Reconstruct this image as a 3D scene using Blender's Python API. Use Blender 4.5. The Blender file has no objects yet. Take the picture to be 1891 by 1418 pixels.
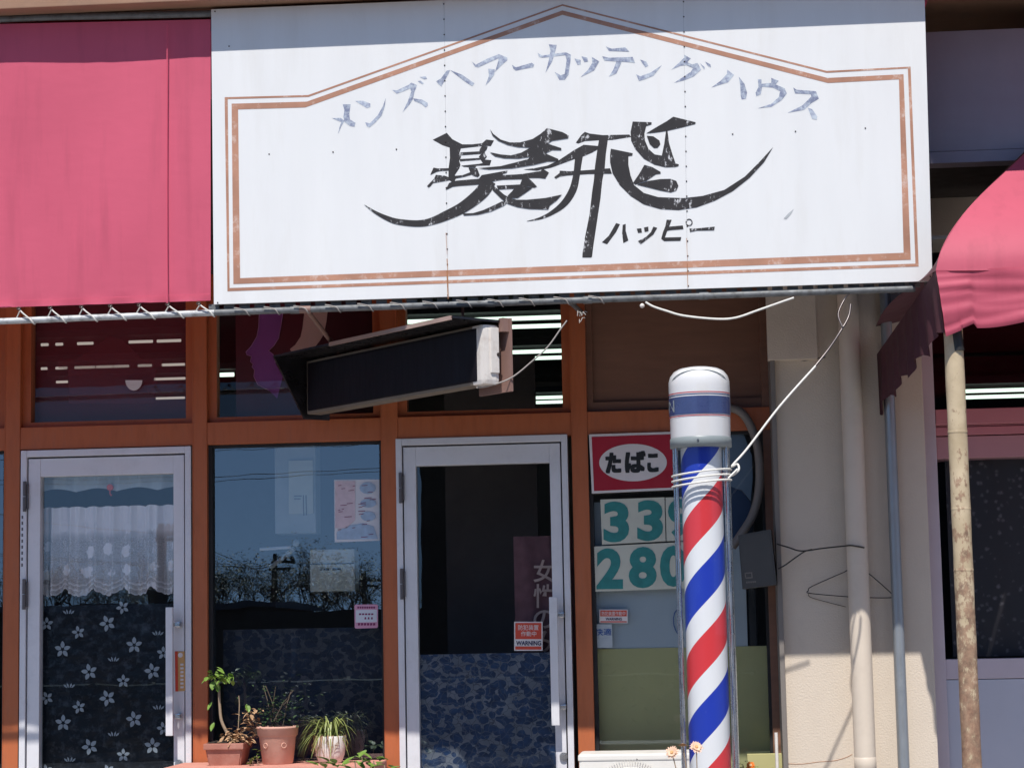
import bpy, bmesh, math, random
from mathutils import Vector, Matrix
from mathutils import noise as mnoise
from mathutils.geometry import tessellate_polygon
random.seed(7)
SC = bpy.context.scene
COL = SC.collection
# ------------------------------------------------------------------ camera
W0, H0 = 1891.0, 1418.0
YAW, PITCH, ROLL, FPX = 0.08134, 0.11621, -0.01966, 3978.0
CAM = Vector((0.0, -10.6, 1.5))
cy, sy, cp, sp = math.cos(YAW), math.sin(YAW), math.cos(PITCH), math.sin(PITCH)
FWD = Vector((-sy*cp, cy*cp, sp)); RT = Vector((cy, sy, 0)); UP = RT.cross(FWD)
RT2 = math.cos(ROLL)*RT + math.sin(ROLL)*UP
UP2 = -math.sin(ROLL)*RT + math.cos(ROLL)*UP
cd = bpy.data.cameras.new('camera'); cam = bpy.data.objects.new('camera', cd); COL.objects.link(cam)
M = Matrix((RT2, UP2, -FWD)).transposed().to_4x4(); M.translation = CAM
cam.matrix_world = M
cd.sensor_width = 36; cd.lens = 36*FPX/W0; cd.clip_end = 3000; cd.clip_start = 0.05
SC.camera = cam
def ray(px, py):
    return FWD + RT2*((px-W0/2)/FPX) + UP2*(-(py-H0/2)/FPX)
def P(px, py, Y):                                   # the point of the vertical plane y = Y seen at a pixel of the photo
    d = ray(px, py); return CAM + d*((Y-CAM.y)/d.y)
def PX(px, py, Y): return P(px, py, Y).x
def PZ(px, py, Y): return P(px, py, Y).z
# ------------------------------------------------------------------ sun, sky, exposure
TAN = 1.66                                          # height lost per metre towards the shop
SUNV = Vector((0.04, 1/TAN, -1.0)).normalized()     # direction the light travels
sd = bpy.data.lights.new('sun', 'SUN'); so = bpy.data.objects.new('sun', sd); COL.objects.link(so)
sd.energy = 4.9; sd.angle = math.radians(0.53); sd.color = (1.0, 0.95, 0.88)
so.rotation_euler = SUNV.to_track_quat('-Z', 'Y').to_euler(); so.location = (0, -5, 12)
wd = bpy.data.worlds.new('World'); SC.world = wd; wd.use_nodes = True
nt = wd.node_tree; nt.nodes.clear()
sk = nt.nodes.new('ShaderNodeTexSky'); sk.sky_type = 'NISHITA'; sk.sun_disc = False
sk.sun_elevation = math.asin(-SUNV.z); sk.sun_rotation = math.radians(180 + 3.8)
sk.air_density = 1.0; sk.dust_density = 0.0; sk.ozone_density = 2.0
tcw = nt.nodes.new('ShaderNodeTexCoord'); vm = nt.nodes.new('ShaderNodeVectorMath'); vm.operation = 'ADD'; vm.inputs[1].default_value = (0, 0, 0.22)
nt.links.new(tcw.outputs['Generated'], vm.inputs[0]); nt.links.new(vm.outputs[0], sk.inputs[0])
bg = nt.nodes.new('ShaderNodeBackground'); bg.inputs[1].default_value = 0.118
ou = nt.nodes.new('ShaderNodeOutputWorld'); nt.links.new(sk.outputs[0], bg.inputs[0]); nt.links.new(bg.outputs[0], ou.inputs[0])
SC.view_settings.view_transform = 'Standard'; SC.view_settings.look = 'None'
SC.view_settings.exposure = 0.14; SC.view_settings.gamma = 1.0
SC.cycles.max_bounces = 8; SC.cycles.transparent_max_bounces = 16; SC.cycles.glossy_bounces = 4
SC.cycles.caustics_reflective = False; SC.cycles.caustics_refractive = False
SC.cycles.use_denoising = True
# ------------------------------------------------------------------ materials
def lin(c): c /= 255.0; return c/12.92 if c <= 0.04045 else ((c+0.055)/1.055)**2.4
def S(r, g, b): return (lin(r), lin(g), lin(b), 1.0)
def nodes(name):
    m = bpy.data.materials.new(name); m.use_nodes = True; t = m.node_tree
    return m, t, t.nodes['Principled BSDF'], t.nodes['Material Output']
def tc(t, kind='Object', scale=None):
    c = t.nodes.new('ShaderNodeTexCoord'); o = c.outputs[kind]
    if scale:
        mp = t.nodes.new('ShaderNodeMapping'); mp.inputs['Scale'].default_value = scale
        t.links.new(o, mp.inputs[0]); o = mp.outputs[0]
    return o
def noise(t, vec, scale, detail=4, rough=0.55):
    n = t.nodes.new('ShaderNodeTexNoise'); n.inputs['Scale'].default_value = scale
    n.inputs['Detail'].default_value = detail; n.inputs['Roughness'].default_value = rough
    t.links.new(vec, n.inputs['Vector']); return n.outputs['Fac']
def ramp(t, fac, stops, const=False):
    r = t.nodes.new('ShaderNodeValToRGB'); cr = r.color_ramp
    if const: cr.interpolation = 'CONSTANT'
    while len(cr.elements) < len(stops): cr.elements.new(0.5)
    for e, (p, c) in zip(cr.elements, stops):
        e.position = p; e.color = c if len(c) == 4 else (*c, 1)
    t.links.new(fac, r.inputs[0]); return r.outputs[0]
def mixc(t, f, a, b, mode='MIX'):
    m = t.nodes.new('ShaderNodeMix'); m.data_type = 'RGBA'; m.blend_type = mode
    for s, v in ((m.inputs[0], f), (m.inputs[6], a), (m.inputs[7], b)):
        if hasattr(v, 'node'): t.links.new(v, s)
        else: s.default_value = v
    return m.outputs[2]
def math_(t, op, a, b=None, clamp=False):
    m = t.nodes.new('ShaderNodeMath'); m.operation = op; m.use_clamp = clamp
    for s, v in ((m.inputs[0], a), (m.inputs[1], b)):
        if v is None: continue
        if hasattr(v, 'node'): t.links.new(v, s)
        else: s.default_value = v
    return m.outputs[0]
def dark(c, k): return (c[0]*k, c[1]*k, c[2]*k, 1)
def mat(name, col, rough=0.5, metal=0.0, var=0.12, vscale=6.0, bump=0.0, bscale=80.0, dirt=None, dirt_amt=0.5, dscale=5.0, coat=0.0, spec=0.5, stretch=None):
    """painted or raw surface: colour with patchy variation, optional dirt, fine bump"""
    m, t, b, o = nodes(name); v = tc(t, 'Object', stretch)
    n1 = noise(t, v, vscale, 5)
    c = ramp(t, n1, [(0.25, dark(col, 1-var)), (0.75, dark(col, 1+var*0.6))])
    if dirt:
        n2 = noise(t, v, dscale, 8, 0.68)
        f = ramp(t, n2, [(0.5, (0, 0, 0, 1)), (0.72, (dirt_amt,)*3+(1,))])
        c = mixc(t, f, c, dirt)
    t.links.new(c, b.inputs['Base Color']); b.inputs['Metallic'].default_value = metal
    r = ramp(t, noise(t, v, vscale*2.3, 4), [(0.3, (max(0, rough-0.08),)*3+(1,)), (0.7, (min(1, rough+0.1),)*3+(1,))])
    t.links.new(r, b.inputs['Roughness']); b.inputs['Specular IOR Level'].default_value = spec
    b.inputs['Coat Weight'].default_value = coat
    if bump:
        bp = t.nodes.new('ShaderNodeBump'); bp.inputs['Strength'].default_value = bump; bp.inputs['Distance'].default_value = 0.004
        t.links.new(noise(t, v, bscale, 4), bp.inputs['Height']); t.links.new(bp.outputs[0], b.inputs['Normal'])
    return m
def glass_mat(name, refl=0.16, tint=(0.86, 0.9, 0.92, 1), wob=0.015):
    m, t, b, o = nodes(name); t.nodes.remove(b)
    tr = t.nodes.new('ShaderNodeBsdfTransparent'); tr.inputs[0].default_value = tint
    gl = t.nodes.new('ShaderNodeBsdfGlossy'); gl.inputs['Roughness'].default_value = 0.0
    gl.inputs['Color'].default_value = (0.80, 0.92, 1, 1)
    ge = t.nodes.new('ShaderNodeNewGeometry'); dt = t.nodes.new('ShaderNodeVectorMath'); dt.operation = 'DOT_PRODUCT'
    t.links.new(ge.outputs['Normal'], dt.inputs[0]); t.links.new(ge.outputs['Incoming'], dt.inputs[1])
    g = math_(t, 'POWER', math_(t, 'SUBTRACT', 1.0, math_(t, 'ABSOLUTE', dt.outputs['Value'])), 5.0)
    f = math_(t, 'ADD', math_(t, 'MULTIPLY', g, 1.0-refl), refl, True)          # same from either side of the pane
    bp = t.nodes.new('ShaderNodeBump'); bp.inputs['Strength'].default_value = wob; bp.inputs['Distance'].default_value = 0.02
    t.links.new(noise(t, tc(t), 2.2, 2), bp.inputs['Height']); t.links.new(bp.outputs[0], gl.inputs['Normal'])
    mx = t.nodes.new('ShaderNodeMixShader'); t.links.new(f, mx.inputs[0]); t.links.new(tr.outputs[0], mx.inputs[1]); t.links.new(gl.outputs[0], mx.inputs[2])
    t.links.new(mx.outputs[0], o.inputs[0]); return m
def emis(name, col, s):
    m, t, b, o = nodes(name); e = t.nodes.new('ShaderNodeEmission'); e.inputs[0].default_value = col; e.inputs[1].default_value = s
    t.links.new(e.outputs[0], o.inputs[0]); t.nodes.remove(b); return m
def canvas_mat(name, col, trans, seam=None):
    m, t, b, o = nodes(name); v = tc(t)
    c = ramp(t, noise(t, v, 1.6, 6), [(0.3, dark(col, 0.92)), (0.7, dark(col, 1.07))])
    st = noise(t, tc(t, 'Object', (9, 9, 0.9)), 1.5, 6, 0.6)
    c = mixc(t, ramp(t, st, [(0.5, (0,)*3+(1,)), (0.72, (0.3,)*3+(1,))]), c, dark(col, 0.6))
    t.links.new(c, b.inputs['Base Color']); b.inputs['Roughness'].default_value = 0.62
    b.inputs['Specular IOR Level'].default_value = 0.3
    ts = t.nodes.new('ShaderNodeBsdfTranslucent'); ts.inputs[0].default_value = trans
    a = t.nodes.new('ShaderNodeAddShader'); t.links.new(b.outputs[0], a.inputs[0]); t.links.new(ts.outputs[0], a.inputs[1])
    wv = t.nodes.new('ShaderNodeTexNoise'); wv.inputs['Scale'].default_value = 420; t.links.new(v, wv.inputs['Vector'])
    w2 = noise(t, v, 3.0, 3)
    h = math_(t, 'ADD', math_(t, 'ADD', math_(t, 'MULTIPLY', wv.outputs['Fac'], 0.12), w2), math_(t, 'MULTIPLY', noise(t, tc(t, 'Object', (1, 1, 2.4)), 9, 3), 0.35))
    bp = t.nodes.new('ShaderNodeBump'); bp.inputs['Strength'].default_value = 0.25; bp.inputs['Distance'].default_value = 0.012
    t.links.new(h, bp.inputs['Height']); t.links.new(bp.outputs[0], b.inputs['Normal'])
    t.links.new(a.outputs[0], o.inputs[0]); return m
def worn_paint(name, col, under, lo, hi, scale, stretch=(1, 1, 1), amt=1.0):
    """sign paint flaked away in small chips and scratches"""
    m, t, b, o = nodes(name); v = tc(t, 'Object', stretch)
    n = noise(t, v, scale, 9, 0.72); n2 = noise(t, v, scale*0.22, 3)
    s = math_(t, 'ADD', math_(t, 'MULTIPLY', n, 0.7), math_(t, 'MULTIPLY', n2, 0.3))
    f = ramp(t, s, [(lo, (0, 0, 0, 1)), (hi, (amt,)*3+(1,))])
    c = mixc(t, f, ramp(t, n2, [(0.3, dark(col, 0.85)), (0.7, dark(col, 1.25))]), under)
    t.links.new(c, b.inputs['Base Color']); b.inputs['Roughness'].default_value = 0.5; return m

MT = {}
MT['white_board'] = mat('sign board white', (0.80, 0.81, 0.82, 1), 0.42, stretch=(6, 6, 0.8), var=0.035, vscale=1.2, bump=0.05, bscale=9, dirt=(0.62, 0.60, 0.56, 1), dirt_amt=0.22, dscale=1.4)
MT['orange'] = mat('orange brown painted wood', (0.49, 0.135, 0.047, 1), 0.5, stretch=(6, 6, 1), var=0.2, vscale=5, bump=0.15, bscale=60, dirt=(0.24, 0.09, 0.05, 1), dirt_amt=0.5, dscale=5)
MT['alu'] = mat('sky tinted white aluminium', (0.76, 0.76, 0.80, 1), 0.38, metal=0.12, var=0.05, vscale=4, dirt=(0.4, 0.39, 0.39, 1), dirt_amt=0.18, dscale=14)  # lavender cast of sky light put into white aluminium
MT['alu_dark'] = mat('dark steel hinge', (0.16, 0.14, 0.14, 1), 0.4, metal=0.7)
MT['steel'] = mat('brushed steel', (0.62, 0.62, 0.63, 1), 0.25, metal=0.95, var=0.06)
MT['gasket'] = mat('black rubber gasket', (0.012, 0.012, 0.014, 1), 0.6)
MT['glass'] = glass_mat('window glass', 0.18)
MT['glass_door'] = glass_mat('door glass', 0.105, (0.95, 0.97, 0.98, 1))
MT['glass_dim'] = glass_mat('window glass dim', 0.07)
MT['glass_top'] = glass_mat('transom glass', 0.03)
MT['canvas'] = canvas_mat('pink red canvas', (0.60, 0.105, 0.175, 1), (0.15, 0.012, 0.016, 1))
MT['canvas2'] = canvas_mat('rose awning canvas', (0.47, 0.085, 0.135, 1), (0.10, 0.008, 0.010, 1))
MT['canvas3'] = mat('thick shade tinted canvas', (0.085, 0.026, 0.036, 1), 0.7, var=0.2, bump=0.4, bscale=20)  # thick side canvas, its shade put into the colour
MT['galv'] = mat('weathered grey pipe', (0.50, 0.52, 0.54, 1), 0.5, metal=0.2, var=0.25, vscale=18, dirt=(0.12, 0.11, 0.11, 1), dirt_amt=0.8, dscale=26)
MT['galv_dark'] = mat('grimy dark grey pipe', (0.17, 0.18, 0.19, 1), 0.6, metal=0.2, var=0.3, vscale=18, dirt=(0.05, 0.045, 0.04, 1), dirt_amt=0.8, dscale=26)
MT['cord'] = mat('off white cord', (0.74, 0.73, 0.69, 1), 0.6, var=0.1, vscale=60)
MT['cord_dark'] = mat('darker cord', (0.36, 0.33, 0.31, 1), 0.7, var=0.2, vscale=60)
MT['wire'] = mat('black wire', (0.02, 0.02, 0.02, 1), 0.5)
MT['brown_line'] = worn_paint('faded brown border paint', (0.44, 0.225, 0.15, 1), (0.74, 0.62, 0.56, 1), 0.53, 0.66, 26, (1, 1, 1), 0.7)
MT['black_ink'] = worn_paint('chipped black lettering', (0.030, 0.027, 0.028, 1), (0.66, 0.67, 0.70, 1), 0.575, 0.61, 60, (1.3, 1, 0.6), 0.85)
MT['grey_ink'] = worn_paint('faded blue grey lettering', (0.22, 0.25, 0.37, 1), (0.62, 0.69, 0.76, 1), 0.44, 0.60, 50, (1, 1, 1), 0.85)
MT['rust'] = mat('rust stain', (0.42, 0.19, 0.09, 1), 0.8, var=0.3, vscale=50)
MT['screw'] = mat('dark screw head', (0.06, 0.045, 0.04, 1), 0.6, metal=0.4)
MT['beige'] = mat('beige render', (0.66, 0.575, 0.48, 1), 0.85, var=0.06, vscale=3, bump=0.55, bscale=120, dirt=(0.42, 0.36, 0.30, 1), dirt_amt=0.3, dscale=3)
MT['beige_pipe'] = mat('beige painted pipe', (0.68, 0.595, 0.50, 1), 0.5, var=0.05, vscale=4, dirt=(0.45, 0.38, 0.31, 1), dirt_amt=0.25, dscale=5)
MT['conduit'] = mat('blue grey conduit', (0.34, 0.37, 0.40, 1), 0.42, metal=0.55, var=0.08)
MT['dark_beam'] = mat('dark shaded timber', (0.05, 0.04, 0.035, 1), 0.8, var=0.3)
MT['soffit'] = mat('brown soffit paint', (0.33, 0.19, 0.125, 1), 0.75, var=0.12, vscale=3, bump=0.2, dirt=(0.15, 0.11, 0.09, 1), dirt_amt=0.4)
MT['fascia'] = mat('sky tinted fascia board', (0.30, 0.27, 0.33, 1), 0.6, var=0.08)  # purple of the sky light is put into the board colour
MT['wood_panel'] = mat('brown plywood', (0.23, 0.115, 0.075, 1), 0.5, var=0.15, vscale=4, stretch=(1, 1, 6))
MT['interior'] = mat('interior wall', (0.16, 0.13, 0.12, 1), 0.8)
MT['int_dark'] = mat('dark interior', (0.045, 0.045, 0.05, 1), 0.8)
MT['int_pale'] = mat('pale interior panel', (0.42, 0.46, 0.48, 1), 0.7)
MT['grey_sheet'] = mat('blue grey blind sheet', (0.46, 0.52, 0.57, 1), 0.75, var=0.08, vscale=2)
MT['olive_sheet'] = mat('olive window sheet', (0.50, 0.47, 0.22, 1), 0.6, var=0.12, vscale=2)
MT['tube'] = emis('lit fluorescent tube', (0.80, 1.0, 0.82, 1), 1.5)
MT['tube_dim'] = emis('dim fluorescent tube', (0.95, 0.82, 0.72, 1), 0.75)
MT['black_box'] = mat('black enamel', (0.012, 0.011, 0.013, 1), 0.3, var=0.2, dirt=(0.05, 0.045, 0.05, 1), dirt_amt=0.6, dscale=9)
MT['box_face'] = mat('dark tinted lamp panel', (0.010, 0.008, 0.011, 1), 0.4, var=0.35, vscale=3, stretch=(9, 9, 1), spec=0.2)
MT['box_body'] = mat('grimy grey brown metal', (0.20, 0.165, 0.13, 1), 0.6, var=0.2)
MT['lip_metal'] = mat('pale brown metal', (0.42, 0.30, 0.26, 1), 0.6, var=0.2)
MT['brown_metal'] = mat('brown painted steel', (0.26, 0.155, 0.13, 1), 0.55, var=0.15)
MT['off_white'] = mat('aged white plastic', (0.74, 0.70, 0.66, 1), 0.5, var=0.06, dirt=(0.35, 0.26, 0.2, 1), dirt_amt=0.4, dscale=18)
MT['cap_white'] = mat('glossy white enamel', (0.68, 0.68, 0.69, 1), 0.22, var=0.02, coat=0.6)
MT['band_blue'] = mat('navy printed band', (0.045, 0.065, 0.17, 1), 0.3, var=0.15, vscale=14, coat=0.4)
MT['band_red'] = mat('red printed line', (0.50, 0.06, 0.08, 1), 0.3)
MT['collar'] = mat('grey plastic collar', (0.27, 0.31, 0.32, 1), 0.4)
MT['red_sign'] = mat('deep red enamel', (0.42, 0.012, 0.03, 1), 0.35, var=0.06)
MT['sign_white'] = mat('warm white enamel', (0.78, 0.73, 0.72, 1), 0.4, var=0.05)  # one even off-white tone
MT['ink'] = mat('black ink', (0.012, 0.012, 0.012, 1), 0.5)
MT['teal'] = mat('teal numerals', (0.03, 0.24, 0.235, 1), 0.5, var=0.2, vscale=25)
MT['board'] = mat('cream number board', (0.62, 0.63, 0.54, 1), 0.5, var=0.06, dirt=(0.4, 0.4, 0.34, 1), dirt_amt=0.3)
MT['paper'] = mat('white paper', (0.70, 0.74, 0.82, 1), 0.7, var=0.03)
MT['paper_blue'] = mat('pale blue print', (0.40, 0.56, 0.76, 1), 0.7, var=0.2, vscale=30)
MT['paper_pink'] = mat('pale pink print', (0.68, 0.58, 0.66, 1), 0.7, var=0.12, vscale=30)
MT['pink_sticker'] = mat('pink sticker', (0.72, 0.36, 0.52, 1), 0.5)
MT['plum'] = mat('plum ink', (0.22, 0.02, 0.11, 1), 0.5)
MT['warn_red'] = mat('warning red', (0.66, 0.07, 0.035, 1), 0.45)
MT['navy'] = mat('navy ink', (0.02, 0.02, 0.08, 1), 0.5)
MT['blue_ink'] = mat('blue ink', (0.03, 0.10, 0.35, 1), 0.5)
MT['orange_sticker'] = mat('ochre sticker', (0.62, 0.36, 0.14, 1), 0.5)
MT['maroon'] = mat('maroon painted panel', (0.07, 0.012, 0.016, 1), 0.4, var=0.2)
MT['purple'] = mat('purple paint', (0.26, 0.07, 0.30, 1), 0.5)
MT['lilac'] = mat('lilac line paint', (0.5, 0.22, 0.46, 1), 0.5)
MT['flesh'] = mat('pale beige paint', (0.72, 0.46, 0.38, 1), 0.5)
MT['banner'] = mat('faded maroon banner cloth', (0.19, 0.085, 0.10, 1), 0.8, var=0.35, vscale=12)
MT['banner_txt'] = mat('banner lettering', (0.62, 0.45, 0.40, 1), 0.8, var=0.2)
MT['terra'] = mat('terracotta', (0.40, 0.165, 0.12, 1), 0.8, var=0.12, vscale=12, bump=0.3, dirt=(0.6, 0.42, 0.35, 1), dirt_amt=0.3)
MT['terra_pink'] = mat('pinkish clay', (0.62, 0.35, 0.27, 1), 0.8, var=0.08, vscale=12, bump=0.25, dirt=(0.72, 0.55, 0.46, 1), dirt_amt=0.5)
MT['pot_white'] = mat('worn white ceramic', (0.82, 0.80, 0.76, 1), 0.45, var=0.06, dirt=(0.30, 0.26, 0.21, 1), dirt_amt=0.35, dscale=16)
MT['soil'] = mat('potting soil', (0.035, 0.025, 0.018, 1), 0.95, bump=1, bscale=60)
MT['brick_top'] = mat('salmon coping', (0.60, 0.28, 0.22, 1), 0.8, var=0.12, vscale=8, bump=0.3)
MT['brick'] = mat('red brick', (0.36, 0.14, 0.09, 1), 0.85, var=0.3, vscale=14, bump=0.5)
MT['asphalt'] = mat('asphalt', (0.022, 0.022, 0.026, 1), 0.9, var=0.15, vscale=2, bump=0.5, bscale=200)
MT['concrete'] = mat('concrete paving', (0.34, 0.325, 0.31, 1), 0.9, var=0.12, vscale=1.5, bump=0.4, bscale=90)
MT['grey_box'] = mat('dark grey steel cabinet', (0.062, 0.064, 0.066, 1), 0.5, var=0.12, bump=0.1)
MT['hose'] = mat('grey brown hose', (0.20, 0.18, 0.165, 1), 0.6)
MT['blue_pale'] = mat('pale blue poster', (0.17, 0.24, 0.33, 1), 0.6)
MT['blue_deep'] = mat('deep blue poster', (0.02, 0.045, 0.11, 1), 0.5)
MT['ac_white'] = mat('air conditioner enamel', (0.78, 0.76, 0.72, 1), 0.4, var=0.03, dirt=(0.5, 0.46, 0.4, 1), dirt_amt=0.25)
MT['leaf'] = mat('fresh green leaf', (0.16, 0.27, 0.045, 1), 0.45, var=0.3, vscale=20)
MT['leaf_dark'] = mat('dark green leaf', (0.035, 0.075, 0.025, 1), 0.5, var=0.3, vscale=20)
MT['added_hedge_leaf'] = mat('hedge leaf', (0.022, 0.032, 0.018, 1), 0.7, var=0.3, vscale=9, spec=0.2)
MT['leaf_strap'] = mat('yellow green strap leaf', (0.26, 0.31, 0.09, 1), 0.5, var=0.4, vscale=14)
MT['leaf_dry'] = mat('dry papery leaf', (0.44, 0.27, 0.15, 1), 0.8, var=0.35, vscale=20)
MT['stem'] = mat('woody stem', (0.34, 0.25, 0.17, 1), 0.7, var=0.2)
MT['petal'] = mat('peach petal', (0.80, 0.55, 0.40, 1), 0.6, var=0.1, vscale=40)
MT['petal_or'] = mat('orange petal', (0.75, 0.20, 0.02, 1), 0.6)
MT['bark'] = mat('bark', (0.10, 0.075, 0.055, 1), 0.9, var=0.3)
MT['opp_wall'] = mat('dark brown cladding', (0.045, 0.043, 0.045, 1), 0.8, var=0.2)
MT['opp_pale'] = mat('pale house render', (0.45, 0.43, 0.40, 1), 0.8)
MT['roof_tile'] = mat('grey roof tile', (0.10, 0.10, 0.11, 1), 0.7)
MT['pole_conc'] = mat('utility pole concrete', (0.16, 0.14, 0.13, 1), 0.8)
MT['alu_awning_lit'] = mat('awning tinted white aluminium', (0.62, 0.54, 0.60, 1), 0.4, metal=0.15, var=0.05)  # pink glow from the awning put into white aluminium
MT['rail_awning_lit'] = mat('rail tinted by awning light', (0.52, 0.26, 0.29, 1), 0.45, var=0.06)  # red light through the awning put into the rail colour
MT['track_awning_lit'] = mat('head track tinted by awning light', (0.58, 0.22, 0.25, 1), 0.45, var=0.06)  # head track colour holds the red awning light
MT['panel_sky_lit'] = mat('sky tinted aluminium panel', (0.56, 0.57, 0.66, 1), 0.4, metal=0.15, var=0.04, vscale=3)  # white aluminium with the blue sky light put into its colour
MT['bird_white'] = mat('white enamel disc', (0.75, 0.75, 0.78, 1), 0.5)

def rusty_pole():
    m, t, b, o = nodes('rusting cream painted pole'); v = tc(t, 'Object')
    sx = t.nodes.new('ShaderNodeSeparateXYZ'); t.links.new(v, sx.inputs[0])
    n = noise(t, tc(t, 'Object', (1, 1, 0.6)), 30, 9, 0.7)
    zf = math_(t, 'MULTIPLY', math_(t, 'SUBTRACT', 1.95, sx.outputs[2]), 0.17)      # rust has crept up from the foot
    s = math_(t, 'ADD', n, zf)
    f = ramp(t, s, [(0.54, (0, 0, 0, 1)), (0.60, (0.75, 0.75, 0.75, 1)), (0.8, (1, 1, 1, 1))])
    rc = ramp(t, noise(t, v, 22, 6, 0.7), [(0.3, (0.11, 0.055, 0.04, 1)), (0.6, (0.34, 0.20, 0.13, 1)), (0.75, (0.58, 0.46, 0.34, 1))])
    c = mixc(t, f, ramp(t, noise(t, v, 8), [(0.3, (0.42, 0.33, 0.21, 1)), (0.7, (0.62, 0.51, 0.35, 1))]), rc)
    t.links.new(c, b.inputs['Base Color']); b.inputs['Roughness'].default_value = 0.5
    bp = t.nodes.new('ShaderNodeBump'); bp.inputs['Strength'].default_value = 0.6; bp.inputs['Distance'].default_value = 0.004
    t.links.new(n, bp.inputs['Height']); t.links.new(bp.outputs[0], b.inputs['Normal']); return m
MT['rusty_pole'] = rusty_pole()
PITCHM = 0.585; PHASE = 0.0
def stripes(phase):
    m, t, b, o = nodes('barber stripe drum'); v = tc(t, 'Object')
    sx = t.nodes.new('ShaderNodeSeparateXYZ'); t.links.new(v, sx.inputs[0])
    a = math_(t, 'DIVIDE', math_(t, 'ARCTAN2', sx.outputs[1], sx.outputs[0]), 2*math.pi)
    s = math_(t, 'SUBTRACT', math_(t, 'DIVIDE', sx.outputs[2], PITCHM), a)
    s = math_(t, 'FRACT', math_(t, 'ADD', s, phase + 10.0))
    c = ramp(t, s, [(0.0, (0.66, 0.045, 0.055, 1)), (0.285, (0.78, 0.80, 0.83, 1)), (0.5, (0.016, 0.045, 0.42, 1)), (0.79, (0.78, 0.80, 0.83, 1))], const=True)
    c = mixc(t, ramp(t, noise(t, v, 60, 8, 0.7), [(0.66, (0, 0, 0, 1)), (0.72, (0.35,)*3+(1,))]), c, (0.75, 0.76, 0.8, 1))
    t.links.new(c, b.inputs['Base Color']); b.inputs['Roughness'].default_value = 0.35; return m
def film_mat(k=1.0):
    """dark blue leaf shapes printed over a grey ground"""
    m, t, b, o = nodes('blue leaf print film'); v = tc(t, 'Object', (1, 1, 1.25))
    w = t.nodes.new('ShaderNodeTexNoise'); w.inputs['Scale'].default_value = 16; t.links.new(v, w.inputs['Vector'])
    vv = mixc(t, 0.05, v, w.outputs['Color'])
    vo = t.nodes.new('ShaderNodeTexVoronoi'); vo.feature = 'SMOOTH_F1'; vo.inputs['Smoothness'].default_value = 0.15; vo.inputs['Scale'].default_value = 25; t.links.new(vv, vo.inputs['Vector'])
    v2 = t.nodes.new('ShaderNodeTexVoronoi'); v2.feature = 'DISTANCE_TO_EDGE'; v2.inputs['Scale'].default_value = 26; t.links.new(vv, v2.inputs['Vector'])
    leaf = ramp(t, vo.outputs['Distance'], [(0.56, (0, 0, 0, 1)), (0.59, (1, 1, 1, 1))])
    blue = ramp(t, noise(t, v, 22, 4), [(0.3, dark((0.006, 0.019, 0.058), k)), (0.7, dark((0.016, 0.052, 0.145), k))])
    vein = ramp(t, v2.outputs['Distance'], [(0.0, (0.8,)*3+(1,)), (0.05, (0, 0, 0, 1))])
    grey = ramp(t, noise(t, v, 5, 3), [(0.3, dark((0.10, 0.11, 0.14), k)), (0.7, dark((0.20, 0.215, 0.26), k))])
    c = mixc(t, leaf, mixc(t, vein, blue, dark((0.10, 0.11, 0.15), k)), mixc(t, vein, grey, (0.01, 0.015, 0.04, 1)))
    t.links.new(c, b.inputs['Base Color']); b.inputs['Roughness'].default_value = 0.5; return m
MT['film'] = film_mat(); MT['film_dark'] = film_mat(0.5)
def lace_mat():
    m, t, b, o = nodes('white lace'); v = tc(t, 'Object')
    b.inputs['Base Color'].default_value = (0.92, 0.90, 0.92, 1); b.inputs['Roughness'].default_value = 0.9
    sx = t.nodes.new('ShaderNodeSeparateXYZ'); t.links.new(v, sx.inputs[0])
    vo = t.nodes.new('ShaderNodeTexVoronoi'); vo.inputs['Scale'].default_value = 9; vo.inputs['Randomness'].default_value = 0.35
    t.links.new(tc(t, 'Object', (1, 0.2, 1)), vo.inputs['Vector'])
    fl = ramp(t, math_(t, 'ADD', vo.outputs['Distance'], math_(t, 'MULTIPLY', noise(t, v, 34, 4), 0.42)), [(0.47, (1,)*3+(1,)), (0.55, (0,)*3+(1,))])
    net = ramp(t, noise(t, v, 260, 2), [(0.4, (0.4,)*3+(1,)), (0.6, (0.8,)*3+(1,))])
    # heading and hem are woven dense, the ground between is open net with flowers
    hn = t.nodes.new('ShaderNodeAttribute'); hn.attribute_name = 'height'
    W1, W0_ = (0.97,)*3+(1,), (0.12,)*3+(1,)
    hd = ramp(t, hn.outputs['Fac'], [(0.0, W1), (0.045, W0_), (0.06, W1), (0.10, W0_), (0.115, W1), (0.16, (0, 0, 0, 1)), (0.60, (0.35,)*3+(1,)), (0.72, (0.93,)*3+(1,)), (0.985, W1)])
    al = math_(t, 'MAXIMUM', math_(t, 'MAXIMUM', math_(t, 'MULTIPLY', fl, 0.98), math_(t, 'MULTIPLY', net, 0.95)), hd)
    tr = t.nodes.new('ShaderNodeBsdfTransparent'); mx = t.nodes.new('ShaderNodeMixShader')
    t.links.new(al, mx.inputs[0]); t.links.new(tr.outputs[0], mx.inputs[1]); t.links.new(b.outputs[0], mx.inputs[2])
    t.links.new(mx.outputs[0], o.inputs[0]); return m
MT['lace'] = lace_mat()
def sheer(name, col, a):
    m, t, b, o = nodes(name); b.inputs['Base Color'].default_value = col; b.inputs['Roughness'].default_value = 0.25
    tr = t.nodes.new('ShaderNodeBsdfTransparent'); mx = t.nodes.new('ShaderNodeMixShader'); mx.inputs[0].default_value = a
    t.links.new(tr.outputs[0], mx.inputs[1]); t.links.new(b.outputs[0], mx.inputs[2]); t.links.new(mx.outputs[0], o.inputs[0]); return m
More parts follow.
